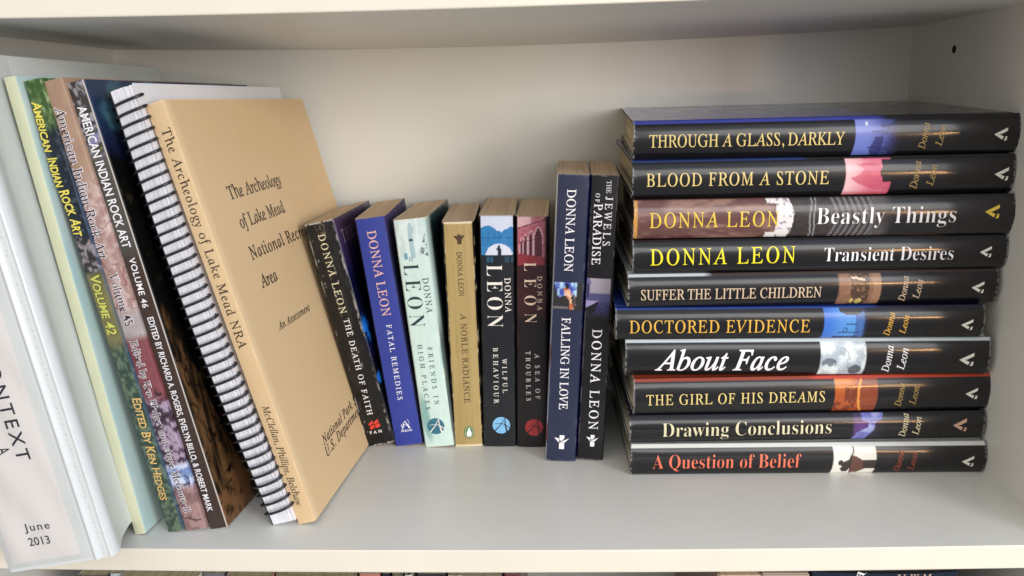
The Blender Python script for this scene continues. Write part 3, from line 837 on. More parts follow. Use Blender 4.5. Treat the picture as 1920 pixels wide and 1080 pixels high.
def art_wilful(T, Hh):
    def p(t, d, z, h):
        x = t / T; y = h
        c = mix(np.tile(lin(26, 28, 32), (len(t), 1)), lin(31, 34, 38), vnoise(h * .1, t * .2, 101))
        blue = mix(np.tile(lin(34, 104, 164), (len(t), 1)), lin(60, 140, 196), vnoise(h * .5, t * .5, 102, 3))
        sky = np.tile(lin(206, 214, 232), (len(t), 1))
        line = 168.5 + 3.2 * np.sin(x * 7 + .4) * np.exp(-((x - .5) / .35) ** 2) + 1.5 * (vnoise(t * .9, h * 0, 103, 2) - .5)
        pic = mix(sky, blue, (y < line) * 1.0)
        pic = mix(pic, lin(24, 74, 124), (np.abs(y - 161) < .35) * .6 + (np.abs(y - 156) < .3) * .4)
        arch = (((x - .56) / .40) ** 2 + ((y - 148.6) / 8.2) ** 2 < 1) & (y > 148.4)
        pic = mix(pic, lin(216, 220, 236), arch * 1.0)
        fig = inpoly(x, y, [(.50, 148), (.52, 151.5), (.47, 153), (.48, 154), (.53, 153.6), (.53, 155.6), (.57, 156), (.59, 154.6), (.62, 153), (.64, 150), (.63, 148)])
        pic = mix(pic, lin(20, 36, 54), fig * 1.0)
        rail = y < 148.4
        pic = mix(pic, lin(24, 32, 40), rail * 1.0)
        bal = rail & (y > 143) & (y < 147.2) & (((x > .14) & (x < .36)) | ((x > .74) & (x < .98))) & (np.sin(x * 62) > -.1)
        pic = mix(pic, lin(48, 100, 132), bal * .8)
        c = mix(c, pic, step(y, 141.8, 143.2) * (z == 1))
        c = np.where((z == 1)[:, None], c, np.tile(lin(20, 22, 26), (len(t), 1)))
        return wear(c, t, h, T, Hh, 104, (90, 90, 92), .3)
    return p
def art_sea(T, Hh):
    def p(t, d, z, h):
        x = t / T; y = h
        c = mix(np.tile(lin(28, 23, 25), (len(t), 1)), lin(62, 26, 33), step(h, 108, 140) * .8)
        c = mix(c, lin(80, 36, 36), step(1 - ((h - 114) / 16) ** 2, 0, 1) * .5)
        pic = mix(np.tile(lin(150, 48, 66), (len(t), 1)), lin(206, 140, 156), vnoise(h * .6, t * .5, 111, 3))
        top = y > (168 + 7 * x)
        pic = mix(pic, lin(226, 190, 198), (top & (x < .5)) * .8)
        pic = mix(pic, lin(96, 34, 44), (np.abs(y - (167.5 + 7 * x)) < .5) * .8)
        xs = [(.16, .05, 160), (.30, .07, 162.5), (.48, .085, 165), (.72, .12, 168)]
        for cx, r, tp in xs:
            ar = (np.abs(x - cx) < r) & (y < tp - ((x - cx) / r) ** 2 * 5.5) & (y > 149 - 3 * (x - .2))
            pic = mix(pic, lin(72, 26, 36), ar * .92)
            rim = (np.abs(x - cx) < r * 1.28) & (y < tp + 1.3 - ((x - cx) / (r * 1.28)) ** 2 * 6) & ~ar & (y > 156)
            pic = mix(pic, lin(232, 176, 188), rim * .85)
            colm = (np.abs(x - (cx - r * 1.35)) < r * .42) & (y > 149 - 3 * (x - .2)) & (y < tp - 4)
            pic = mix(pic, lin(220, 176, 192), colm * .9)
        pic = mix(pic, lin(140, 40, 52), (y < 149 - 3 * (x - .2)) * .9)
        pic = mix(pic, lin(86, 26, 36), (np.abs(y - (157.5 + 3.5 * x)) < .35) * .8)
        pic = mix(pic, lin(60, 20, 34), step(x, .86, .98) * .8)
        c = mix(c, pic, step(y, 140.5, 141.2) * (z == 1))
        c = np.where((z == 1)[:, None], c, np.tile(lin(26, 20, 30), (len(t), 1)))
        return wear(c, t, h, T, Hh, 114, (100, 80, 82), .3)
    return p
def art_falling(T, Hh):
    def p(t, d, z, h):
        x = t / T; y = h
        c = mix(np.tile(lin(38, 43, 66), (len(t), 1)), lin(44, 50, 75), vnoise(h * .05, t * .2, 121))
        pic = np.tile(lin(46, 44, 44), (len(t), 1))
        v = (y - 114) / 19.5
        sky = (v > .5 - .05 * np.sin(x * 9)) & (x < .78) & (x > .02 + (1 - v) * .3)
        pic = mix(pic, mix(np.tile(lin(66, 84, 176), (len(t), 1)), lin(176, 214, 236), step(vnoise(x * 7 + 1, v * 4, 122, 3), .45, .65)), sky * 1.0)
        body = inpoly(x, v, [(.34, .78), (.44, .83), (.52, .8), (.58, .66), (.62, .55), (.60, .42), (.66, .2), (.70, .04), (.60, .0), (.56, .04), (.56, .3), (.5, .42), (.4, .52), (.36, .66)])
        pic = mix(pic, mix(np.tile(lin(188, 106, 74), (len(t), 1)), lin(240, 200, 168), step(vnoise(x * 8, v * 9, 124, 2), .45, .7)), body * 1.0)
        pic = mix(pic, lin(30, 20, 24), ((((x - .46) / .07) ** 2 + ((v - .86) / .1) ** 2) < 1) * 1.0)
        pic = mix(pic, lin(120, 116, 120), ((np.abs(v - .06) < .045) & (x < .52)) * .8)
        pic = mix(pic, lin(110, 92, 92), (np.abs(x - .76 + .12 * v) < .025) & (v > .15) & (v < .6))
        c = mix(c, pic, ((y > 114) & (y < 133.5) & (z == 1)) * 1.0)
        bk = mix(np.tile(lin(150, 160, 176), (len(t), 1)), lin(120, 60, 50), step(vnoise(h * .05, d * .2, 126, 3), .5, .7) * (h < 110))
        bk = mix(bk, lin(196, 200, 196), step(h, 150, 190))
        c = np.where((z == 0)[:, None], bk, c)
        c = np.where((z == 2)[:, None], np.tile(lin(26, 30, 70), (len(t), 1)), c)
        return wear(c, t, h, T, Hh, 127, (150, 156, 176), .25)
    return p
def art_jewels(T, Hh):
    def p(t, d, z, h):
        x = t / T; y = h
        c = mix(np.tile(lin(23, 22, 27), (len(t), 1)), lin(19, 18, 22), vnoise(h * .05, t * .2, 131))
        v = (y - 107) / 28.5
        pic = mix(np.tile(lin(150, 142, 158), (len(t), 1)), lin(168, 160, 172), v)
        pic = mix(pic, lin(78, 78, 120), step(-v, -.66, -.6)); pic = mix(pic, lin(56, 52, 100), step(-v, -.52, -.3))
        pic = mix(pic, lin(108, 100, 150), (np.abs(np.sin(v * 60 + 8 * vnoise(x * 3, v * 8, 133, 2))) < .25) * (v < .5) * .4)
        bld = inpoly(x, v, [(0, 1), (.12, 1), (.2, .86), (.16, .84), (.16, .5), (0, .44)])
        pic = mix(pic, lin(96, 88, 140), bld * .9)
        pic = mix(pic, lin(40, 36, 70), ((np.abs(x - .08) < .02) & (v > .5) & (v < .85)))
        quay = inpoly(x, v, [(-.1, .45), (.5, .45), (.42, .38), (-.1, .2)]); pic = mix(pic, lin(156, 148, 186), quay * 1.0)
        pic = mix(pic, lin(26, 24, 32), inpoly(x, v, [(-.1, .2), (.5, .44), (.4, .2), (.1, -.1), (-.1, -.1)]) * 1.0)
        pic = mix(pic, lin(34, 33, 38), step(-v, -.25, 0))
        c = mix(c, pic, step(y, 107, 108) * (y < 135.4) * (x < .93) * (z == 1))
        c = np.where((z == 0)[:, None], np.tile(lin(24, 26, 70), (len(t), 1)), c)
        return wear(c, t, h, T, Hh, 134, (190, 186, 186), .3)
    return p

# dust jackets of the stack: x = 0..1 across the picture from left to right, y = 0..1 up the spine
def pan1(x, y, n):
    c = mix(np.tile(lin(108, 128, 208), (len(x), 1)), lin(130, 142, 216), y)
    c = mix(c, lin(84, 88, 170), step(x, .25, .6) * .6)
    for px, py, l in ((.35, .63, .35), (.3, .2, .4), (.5, .16, .3), (.55, .75, .2)):
        c = mix(c, lin(38, 34, 88), ((np.abs(y - py) < .016) & (x > px) & (x < px + l)) * .9)
    c = mix(c, lin(46, 44, 106), ((x > .46 - .12 * (vnoise(y * 9, x * 3, 141, 2))) & (x < .6) & (y < .5)) * .8)
    c = mix(c, lin(226, 230, 250), (((x - .25) / .03) ** 2 + ((y - .82) / .05) ** 2 < 1) * 1.0)
    c = mix(c, lin(40, 40, 86), step(x + .2 * n, .55, .95) * .85)
    return mix(c, lin(30, 29, 32), step(x + .1 * n, .78, 1.02))
def pan2(x, y, n):
    c = mix(np.tile(lin(232, 130, 150), (len(x), 1)), lin(246, 196, 200), step(-x, -.6, -.05))
    s = vnoise(x * 5, y * 5, 144, 3)
    f = inpoly(x, y, [(.1, .45), (.3, .55), (.4, .7), (.25, .8), (.5, .85), (.75, .8), (.82, .6), (1, .5), (1, .1), (.6, .15), (.3, .3)])
    c = mix(c, lin(206, 84, 112), f * (.6 + .3 * s)); c = mix(c, lin(220, 80, 100), step(-y, -.12, 0) * .7)
    c = mix(c, lin(33, 32, 34), ((x > .72 + .12 * s) & (y > .34)) * 1.0)
    return mix(c, lin(232, 110, 150), ((y > .93) & (x > .4)) * 1.0)
def pan3(x, y, n):
    # x runs over the whole right half here: ruff, dark coat, silver rings
    c = mix(np.tile(lin(44, 42, 44), (len(x), 1)), lin(82, 72, 64), n * .7)
    edge = .02 + .035 * np.sin(math.pi * y)
    ruff = (x > edge - .06) & (x < edge + .085 + .02 * n)
    ruff |= (x < .05) & (np.minimum(y, 1 - y) < .13) & (x > -.09)
    c = mix(c, mix(np.tile(lin(236, 232, 232), (len(x), 1)), lin(160, 156, 160), (n > .62) * 1.0), ruff * 1.0)
    for px in (.30, .335):
        c = mix(c, lin(150, 150, 152), (np.abs(x - px - .012 * np.cos(y * 6.3)) < .007) * .8)
    st = (x > .47) & (x < .85)
    sl = np.sin((x + .10 * np.abs(y - .5)) * 2 * math.pi / .052)
    c = mix(c, lin(132, 130, 134), (st & (sl > .1)) * (.45 + .5 * np.abs(y - .5)) )
    c = mix(c, lin(112, 108, 110), ((x > .8) & (x < 1.0)) * .5 * np.abs(y - .5) * 2)
    return mix(c, lin(34, 33, 35), step(x, .9, 1.02))
def pan5(x, y, n):
    c = mix(np.tile(lin(120, 86, 66), (len(x), 1)), lin(158, 118, 90), n)
    c = mix(c, lin(60, 46, 36), ((x > .30) & (x < .72) & (n > .38)) * .85)
    c = mix(c, lin(232, 206, 176), (np.abs(y - .82 + .25 * (x - .35)) < .03) & (x > .32) & (x < .62))
    c = mix(c, lin(206, 190, 110), ((((x - .36) / .05) ** 2 + ((y - .12) / .07) ** 2 < 1) | (((x - .52) / .08) ** 2 + ((y - .1) / .08) ** 2 < 1)) * .9)
    c = mix(c, lin(164, 128, 96), ((x > .8) & (x < .98)) * .7)
    return mix(c, lin(34, 33, 35), (step(-x, -.06, 0)) * .8)
def pan6(x, y, n):
    c = mix(np.tile(lin(64, 116, 210), (len(x), 1)), lin(92, 154, 224), step(x, 0, .6))
    c = mix(c, lin(66, 96, 160), (x > .72) * .8)
    c = mix(c, lin(62, 58, 62), inpoly(x, y, [(.35, 1.02), (.38, .84), (.5, .76), (.78, .76), (.9, .86), (1, 1.02)]) * 1.0)
    for px, py, l in ((.5, .48, .24), (.34, .2, .5), (.25, .04, .6)):
        c = mix(c, lin(20, 34, 80), ((np.abs(y - py) < .02) & (x > px) & (x < px + l)) * 1.0)
    c = mix(c, lin(24, 40, 90), (np.abs(np.hypot((x - .5) / .05, (y - .28) / .1) - .8) < .2) * .8)
    return mix(c, lin(34, 36, 60), step(x + .1 * n, .93, 1.0))
def pan7(x, y, n):
    m = vnoise(x * 6, y * 4, 151, 4)
    c = mix(np.tile(lin(176, 190, 200), (len(x), 1)), lin(226, 236, 238), step(m, .3, .65))
    c = mix(c, lin(112, 122, 132), step(np.abs(vnoise(x * 4 + 3, y * 3, 152, 3) - .5), .03, 0) * .7)
    c = mix(c, lin(92, 100, 112), (((x - .2) / .16) ** 2 + ((y - .35) / .14) ** 2 < 1) * (m < .52) * .8)
    return mix(c, lin(70, 74, 84), (((x - .78) / .14) ** 2 + ((y - .16) / .14) ** 2 < 1) * (m < .6) * .9)
def pan8(x, y, n):
    c = mix(np.tile(lin(176, 84, 40), (len(x), 1)), lin(226, 140, 58), step(y, .5, 1) * step(-x, -.6, -.3))
    c = mix(c, lin(104, 48, 34), ((np.abs(x - .38) < .14) & (np.abs(y - .52) < .22) & (n > .35)) * .8)
    c = mix(c, lin(120, 60, 44), (x > .55) * .6)
    c = mix(c, lin(240, 158, 70), (np.abs(x - (.66 - .12 * np.sin(math.pi * np.clip(y, 0, 1)) + .25 * (y < .1) * (.1 - y))) < .03) * .9)
    c = mix(c, lin(84, 34, 28), ((y < .3) & (x < .5) & (n > .45)) * .7)
    return mix(c, lin(60, 30, 26), ((np.abs(np.sin(y * 22)) < .12) & (x > .68)) * .5)
def pan9(x, y, n):
    c = mix(np.tile(lin(33, 32, 38), (len(x), 1)), lin(104, 66, 140), np.exp(-((x - .25) / .3) ** 2 - ((y - .5) / .4) ** 2) * .9)
    f = inpoly(x, y, [(.05, .05), (.12, .3), (.45, .5), (.5, .68), (.3, .75), (.3, .98), (1.0, .98), (.9, .78), (.7, .66), (.66, .4), (.5, .2), (.45, .02)])
    return mix(c, mix(np.tile(lin(112, 118, 196), (len(x), 1)), lin(170, 178, 230), step(vnoise(x * 4, y * 4, 155, 3), .35, .65)), f * (.75 + .25 * n))
def pan10(x, y, n):
    c = mix(np.tile(lin(222, 220, 210), (len(x), 1)), lin(238, 236, 230), n)
    lion = [(.12, .45), (.2, .5), (.24, .42), (.3, .46), (.36, .5), (.4, .62), (.5, .62), (.66, .5), (.8, .5), (1.0, .5), (1.0, .18), (.74, .18), (.6, .04), (.42, .02), (.4, .2), (.36, .06), (.25, .08), (.18, .2), (.24, .28), (.14, .32)]
    c = mix(c, lin(58, 50, 46), inpoly(x, y, lion) * 1.0)
    c = mix(c, lin(108, 70, 60), (inpoly(x, y, lion) & (x > .42) & (x < .7)) * .8)
    tail = np.abs(x - (.40 + .08 * np.sin((y - .6) * 7))) < .018
    return mix(c, lin(58, 50, 46), (tail & (y > .6) & (y < .97)) * 1.0)

def art_jacket(k, T, L, pic, panel, front, black=(20, 19, 21)):
    def p(t, d, z, h):
        c = mix(np.tile(lin(*black), (len(t), 1)), lin(*[v + 6 for v in black]), vnoise(h * .08, t * .3, 160 + k))
        y = np.clip(t / T, 0, 1)
        bow = 1.2 * (4 * (y - .5) ** 2)                       # printed picture edge follows the rounding
        x = (pic[0] + bow - h) / (pic[0] - pic[1])
        n = vnoise(h * .5, t * .5 + d * .2, 170 + k, 3)
        if k == 3:
            lb = mix(np.tile(lin(104, 70, 66), (len(t), 1)), lin(150, 116, 104), step(vnoise(h * .07, t * .25, 181, 4), .4, .7))
            lb = mix(lb, lin(206, 150, 70), step(h, 237.6, 238.4))
            c = lb
            c = mix(c, panel(x, y, n), (x > -.09) * (1.0) * ((x > 0) | ((np.minimum(y, 1 - y) < .13) & (x > -.08))))
        elif panel is not None:
            fuzz = step(x, 0, .02) * step(-x, -1.0, -.97)
            c = mix(c, panel(x, y, n), fuzz)
        f = front(x, d, h, n, len(t))
        if f is not None:
            sel = (z == 2) | ((z == 1) & (t > T - {1: 1.6, 2: .9, 5: 1.8, 7: 2.0, 10: 2.2, 8: 1.9, 6: 1.2}.get(k, .3)))
            c = np.where(sel[:, None], f, c)
        wr = (np.minimum(h, L - h) < .7) * (vnoise(t * .7, d * .3, 190 + k, 2) > .45)
        return mix(c, lin(150, 150, 152), wr * .55)
    return p
def fr_col(c1, c2=None, x2=None):
    def f(x, d, h, n, m):
        c = np.tile(lin(*c1), (m, 1))
        if c2 is not None: c = mix(c, lin(*c2), step(-h, -x2 - 4, -x2 + 4))
        return mix(c, c * .85, n * .4)
    return f

# ---------------------------------------------------------------- upright books
SOFT = {
 # key: object name, label, category, group, depth, art, material, page material, chamfer, out
 'pamphlet': ('softcover_booklet', 'thin booklet with cream spine and pale teal cover beside the white binder', 'booklet', None, 214, art_pamphlet, 'matte_print', 'pages_cream', 2.0),
 'vol42': ('softcover_journal', 'softcover journal with foliage green to navy spine and slanted yellow capitals', 'book', 'softcover rock art journals', 214, art_vol42, 'gloss_print', 'pages_white', 1.5),
 'vol45': ('softcover_journal', 'softcover journal with tan, pink and maroon mottled spine and outlined dark lettering', 'book', 'softcover rock art journals', 214, art_vol45, 'gloss_print', 'pages_white', 1.5),
 'vol46': ('softcover_journal', 'softcover journal with dark brown spine, white capitals and night sky front cover', 'book', 'softcover rock art journals', 214, art_vol46, 'gloss_print', 'pages_white', 1.2),
 'arch': ('softcover_report', 'tall tan softcover report leaning left with its printed front cover showing', 'book', None, 214, art_arch, 'matte_print', 'pages_cream', 1.5),
 'death': ('paperback_book', 'worn black paperback with creased spine leaning beside the tan report', 'book', 'small upright paperbacks', 110, art_death, 'gloss_print', 'pages_tan', 6.0),
 'fatal': ('paperback_book', 'blue violet paperback with peach author capitals on its spine', 'book', 'small upright paperbacks', 110, art_fatal, 'matte_print', 'pages_tan', 6.0),
 'friends': ('paperback_book', 'pale mint paperback with large dark author name and teal round emblem', 'book', 'small upright paperbacks', 110, art_friends, 'gloss_print', 'pages_tan', 6.5),
 'noble': ('paperback_book', 'golden tan paperback with a small green oval bird emblem', 'book', 'small upright paperbacks', 110, art_noble, 'matte_print', 'pages_tan', 7.5),
 'wilful': ('paperback_book', 'charcoal paperback with blue bridge picture and light blue round emblem', 'book', 'small upright paperbacks', 110, art_wilful, 'gloss_print', 'pages_tan', 6.5),
 'sea': ('paperback_book', 'dark maroon paperback with red arcade picture and red round emblem', 'book', 'small upright paperbacks', 110, art_sea, 'gloss_print', 'pages_tan', 6.5),
 'falling': ('paperback_book', 'tall navy paperback with small colour picture in the middle of its spine', 'book', 'taller upright paperbacks', 127, art_falling, 'gloss_print', 'pages_tan', 4.0),
 'jewels': ('paperback_book', 'tall black paperback with lilac waterfront picture standing nearest the stack', 'book', 'taller upright paperbacks', 127, art_jewels, 'gloss_print', 'pages_tan', 4.0),
}
TONE = {'friends': ('teal_disc', 'cream_white'), 'wilful': ('sky_disc', 'black_ink'), 'sea': ('red_disc', 'black_ink')}
for key, (nm, lab, cat, grp, Dp, art, mat, pmat, cd) in SOFT.items():
    x, y, lean, yw, T, Hh = POSE[key]
    root = thing(nm, lab, cat, frame_matrix(x, y, lean, yw, T), grp)
    o = 0.25 if Hh > 250 else (0.6 if Hh > 190 else 1.3)
    P = soft_profile(T, Dp, o=o, cd=cd, bulge=0.35 if Hh > 250 else 0.55, fine={'vol46': 120, 'death': 34, 'friends': 40, 'noble': 24, 'pamphlet': 60, 'vol45': 20, 'vol42': 20}.get(key, 0))
    wob = (lambda t, h, s=len(nm) + int(x): 0.35 * (vnoise(h * .03, t * .2, s, 2) - .5)) if Hh < 250 else None
    shell('cover', P, 0, Hh, int(Hh * (1.7 if Hh < 250 else 1.3)), 0.32, art(T, Hh), lin(222, 212, 190), lin(206, 196, 170) if key not in ('fatal', 'wilful', 'sea') else lin(120, 112, 110), M[mat], root)
    leaves(root, T, Dp, 0.3, Hh - 0.35, M[pmat], ins=0.45 - o, front=0.95, cd=cd + 1.0)
    sf = spine_surf(P)
    write_all(key, root, sf)
    for k, a, b, r in EMBLEMS.get(key, []):
        emblem(root, k, a, b, r, sf, TONE.get(key))
    if key == 'arch':
        fs = front_surf(T, o)
        write_all('arch_front', root, fs)
    if key == 'death':
        lettering(root, 'THE', 'roman', 6.5, 157, 38, 157, 9.5, 'purple_dim', front_surf(T, o), 0.12)

# ---------------------------------------------------------------- spiral bound report
x, y, lean, yw, T, Hh = POSE['spiral']
root = thing('spiral_bound_report', 'white spiral bound report with black plastic coil behind the tan report', 'report', frame_matrix(x, y, lean, yw, T))
rng = np.random.RandomState(5)
nleaf = 26
def bow(h): return -4.4 * math.sin(math.pi * min(1, max(0, h / Hh))) ** 1.2 if 0 < h < Hh else 0.0
def leaf(t0, t1, d0, d1, h0, h1, V, F):
    n = 15; b = len(V)
    for k in range(n):
        hh = h0 + (h1 - h0) * k / (n - 1); w = bow(hh)
        V += [(t0 + w, d0, hh), (t1 + w, d0, hh), (t1 + w, d1, hh), (t0 + w, d1, hh)]
    for k in range(n - 1):
        a = b + 4 * k
        for e in range(4): F.append([a + e, a + (e + 1) % 4, a + 4 + (e + 1) % 4, a + 4 + e])
    F.append([b + 3, b + 2, b + 1, b]); F.append([b + 4 * (n - 1) + e for e in range(4)])
V = []; F = []
for i in range(nleaf):
    t0 = 1.0 + (T - 2.0) * i / nleaf; t1 = 1.0 + (T - 2.0) * (i + .86) / nleaf
    off = 1.0 + rng.rand() * .7; ht = Hh - .4 - rng.rand() * .5
    leaf(t0, t1, off, 213, .2, ht, V, F)
link('page_block', mesh_np('page_block', V, F), M['pages_white'], root)
V2 = []; F2 = []; leaf(0.2, 0.6, 1.2, 215, .1, Hh - .05, V2, F2)
link('back_sheet', mesh_np('back_sheet', V2, F2), M['coil'], root, 'black back sheet')
V2 = []; F2 = []; leaf(T - .6, T - .25, .6, 215, .1, Hh - .05, V2, F2)
link('front_sheet', mesh_np('front_sheet', V2, F2), M['paper'], root, 'white front sheet')
def tube(pts, r, ns=7):
    pts = [Vector(p) for p in pts]; V = []; F = []
    for i, p in enumerate(pts):
        tg = (pts[min(i + 1, len(pts) - 1)] - pts[max(0, i - 1)]).normalized()
        a = tg.cross(Vector((0.1, 0.3, 1))).normalized(); b = tg.cross(a)
        for k in range(ns):
            an = 2 * math.pi * k / ns; q = p + a * (r * math.cos(an)) + b * (r * math.sin(an)); V.append(tuple(q))
    for i in range(len(pts) - 1):
        for k in range(ns):
            F.append([i * ns + k, i * ns + (k + 1) % ns, (i + 1) * ns + (k + 1) % ns, (i + 1) * ns + k])
    F.append(list(range(ns))[::-1]); F.append([(len(pts) - 1) * ns + k for k in range(ns)])
    return V, F
turns = 42; pitch = (Hh - 12) / turns
cx, cy, ra, rb = T / 2, 2.6, T / 2 + 1.9, 5.0
pts = [(cx - ra * .2, 9.5, Hh - 2.0), (cx - ra * .75, 7.5, Hh - 2.6)]
NS = 26
for i in range(turns * NS + 1):
    an = 2 * math.pi * i / NS
    pts.append((cx - ra * math.cos(an), cy + rb * math.sin(an), Hh - 4 - pitch * i / NS))
pts += [(cx - ra * .5, 8.5, 3.4), (cx, 9.2, 3.0)]
v, f = tube([(p[0] + bow(p[2]), p[1], p[2]) for p in pts], 0.92)
link('coil', mesh_np('coil', v, f, smooth=True), M['coil'], root)

# ---------------------------------------------------------------- ring binder
T, Hh, Dp = 58.68, 284.76, 255.7
root = thing('ring_binder', 'thick white vinyl ring binder with a printed spine label, at far left', 'binder', frame_matrix(50.4, -28.47, 8.69, 1.2, T))
P = [(-4, Dp, 0), (-4, Dp * .6, 0), (-4, 30, 0), (-4, 12, 0), (-3, 5, 0), (-1.6, 1.6, 0), (0, .2, 1)]
P += [(a, 0.0, 1) for a in np.linspace(2, T - 9, 12)]
for k in range(9): P.append((T - 7.5 + 3.0 * k / 8, -1.3 * math.sin(math.pi * k / 8), 1))
P += [(T - 3, .5, 1), (T - 1.5, .7, 1), (T, .8, 1)]
for k in range(9): P.append((T + .6 + 3.0 * k / 8, .8 + 2.2 * k / 8 - 1.5 * math.sin(math.pi * k / 8), 1))
P += [(T + 3.9, 5.5, 2), (T + 3.4, 8, 2), (T + 2.2, 11, 2), (T - .2, 16, 2), (T - 3.4, 24, 2), (T - 6.6, 38, 2), (T - 8, 60, 2), (T - 8, Dp * .6, 2), (T - 8, Dp, 2)]
P = np.array(P, float)
sh = shell('shell', P, 0, Hh, 60, 2.6, flat((226, 230, 227)), lin(226, 230, 227), lin(232, 234, 230), M['vinyl'], root)
sh.data.polygons.foreach_set('use_smooth', [True] * len(sh.data.polygons))
lab = link('spine_label', box_mesh('spine_label', 3.2, 43.8, -0.25, -0.05, 5.0, 276), M['label'], root, 'grey paper label in the spine pocket')
bs = lambda a, b, lift: (a, -0.27 - lift, b)
for (s, sty, a0, b0, a1, b1, cap, c) in WRITING['binder']:
    lettering(lab, s, sty, a0, b0, a1, b1, cap, c, bs, 0.05, 'lettering')
V = []; nx_ = 14; nz_ = 70
for j in range(nz_):
    for i in range(nx_):
        a = 1.0 + (T - 10.2) * i / (nx_ - 1); b = 2 + (Hh - 5) * j / (nz_ - 1)
        edge = min(1, min(i, nx_ - 1 - i) / 1.5) * min(1, min(j, nz_ - 1 - j) / 1.5)
        V.append((a, -0.5 - edge * (0.55 + 0.5 * math.sin(b * .09 + a * .12) * math.sin(a * .11)), b))
link('clear_pocket', mesh_np('clear_pocket', V, grid_faces(nz_, nx_).tolist(), smooth=True), M['film'], root)
V = []
for j in range(60):
    for i in range(30):
        a = 60 + (Dp - 64) * i / 29; b = 1 + (Hh - 2.2) * j / 59
        e = min(1, min(i, 29 - i) / 2) * min(1, min(j, 59 - j) / 2)
        V.append((T - 7.6 + e * (0.6 + .6 * math.sin(a * .05) * math.sin(b * .03 + 1) + .3 * math.sin(a * .11 + b * .07)), a, b))
link('cover_pocket', mesh_np('cover_pocket', V, grid_faces(60, 30).tolist(), smooth=True), M['vinyl'], root)
bm = bmesh.new()
for k in range(88):
    b = 4 + k * (Hh - 8) / 87
    r = bmesh.ops.create_icosphere(bm, subdivisions=1, radius=1)
    for v in r['verts']:
        v.co = Vector((T - 1.7 + .3 * math.sin(k * 1.7) + v.co.x * (.45 + .25 * math.sin(k * 2.3)), .55 + v.co.y * .32, b + v.co.z * 1.2 + .9 * v.co.x)) * MM
me = bpy.data.meshes.new('weld_stitching'); bm.to_mesh(me); bm.free()
me.polygons.foreach_set('use_smooth', [True] * len(me.polygons))
so = link('weld_stitching', me, M['vinyl'], root); so['kind'] = 'stuff'

# ---------------------------------------------------------------- the stack of hardbacks
L = 240.27
HARD = {
 1: ('black hardback with blue topped jacket, topmost of the stack', (100.5, 71.4), pan1, fr_col((62, 70, 156), (36, 35, 40), 84)),
 2: ('black hardback with pink spine picture, second from the top of the stack', (104.8, 75.4), pan2, fr_col((44, 60, 110), (36, 35, 38), 130)),
 3: ('reddish brown and black hardback with a white ruff on its spine, third from top', (148.6, 75.2), pan3, fr_col((70, 50, 48), (36, 35, 38), 140)),
 4: ('plain black hardback with lemon yellow author capitals, fourth from top', (10, 0), None, fr_col((52, 30, 30), (34, 33, 35), 200)),
 5: ('black hardback with brown glass picture, white edged cover, fifth from top', (102.9, 74.3), pan5, fr_col((196, 206, 208), (60, 48, 42), 188)),
 6: ('black hardback with bright blue spine picture and blue cover, jutting out left', (103.0, 74.1), pan6, fr_col((38, 66, 146), (28, 28, 60), 70)),
 7: ('black hardback with white italic title and pale marble picture', (110.2, 79.7), pan7, fr_col((206, 216, 220))),
 8: ('black hardback with orange canal picture and red orange front cover', (104.5, 75.1), pan8, fr_col((150, 62, 40), (196, 70, 46), 120)),
 9: ('black hardback with violet statue picture, second from the bottom of the stack', (88.2, 66.8), pan9, fr_col((30, 30, 44))),
 10: ('black hardback with white picture and salmon title, bottom of the stack', (102.3, 72.8), pan10, fr_col((216, 218, 212))),
}
z = 0.0
for i, (sx, sy, syaw, T) in enumerate(STACK):
    k = 10 - i
    lab_, pic, panel, front = HARD[k]
    a = math.radians(syaw)
    u = Vector((math.cos(a), math.sin(a), 0)); Yv = Vector((-math.sin(a), math.cos(a), 0)); Zv = Vector((0, 0, 1))
    tl = math.radians((0, .3, .7, 1.0, 1.3, 1.5, 1.8, 2.1, 2.4, 2.7)[i])     # fore-edges swell, so each lies a little steeper
    Yv, Zv = Yv * math.cos(tl) + Zv * math.sin(tl), Zv * math.cos(tl) - Yv * math.sin(tl)
    m = Matrix((Zv, Yv, -u)).transposed().to_4x4()
    m.translation = (Vector((sx, sy, z + 0.15)) + u * L) * MM
    root = thing('hardback_book', lab_, 'book', m, 'hardback books stacked on their sides')
    Dp = 156
    tt = T + 0.1
    PJ = hard_profile(tt, Dp)
    PC = hard_profile(tt - 1.0, Dp - .5); PC[:, 0] += 0.5; PC[:, 1] += 0.5
    wob = lambda t, h, s=k: 0.12 * (vnoise(h * .025, t * .10, 200 + s, 2) - .5)
    shell('dust_jacket', PJ, 0, L, 460, 0.28, art_jacket(k, tt, L, pic, panel, front), lin(214, 212, 206), lin(190, 190, 192), M['jacket'], root, wob, rag=0.8 + .05 * k)
    shell('cover_boards', PC, 0.5, L - .5, 4, 2.2, flat((40, 38, 42)), lin(220, 214, 196), lin(60, 56, 54), M['matte_print'], root)
    q = [(3.1, Dp - 5), (3.1, 9)] + [(3.1 + (tt - 6.2) * s_, 9 - 3.2 * math.sin(math.pi * s_)) for s_ in np.linspace(.1, .9, 7)] + [(tt - 3.1, 9), (tt - 3.1, Dp - 5)]
    link('page_block', poly_prism('page_block', q, 3.2, L - 3.2), M['pages_cream'], root)
    sf = spine_surf(PJ)
    write_all('stack%d' % k, root, sf)
    for kd, ea, eb, er in EMBLEMS['stack%d' % k]:
        emblem(root, kd, ea, eb, er, sf, {3: 'gold_yellow', 9: 'bronze'}.get(k, 'cream_white'))
    z += T + 0.8

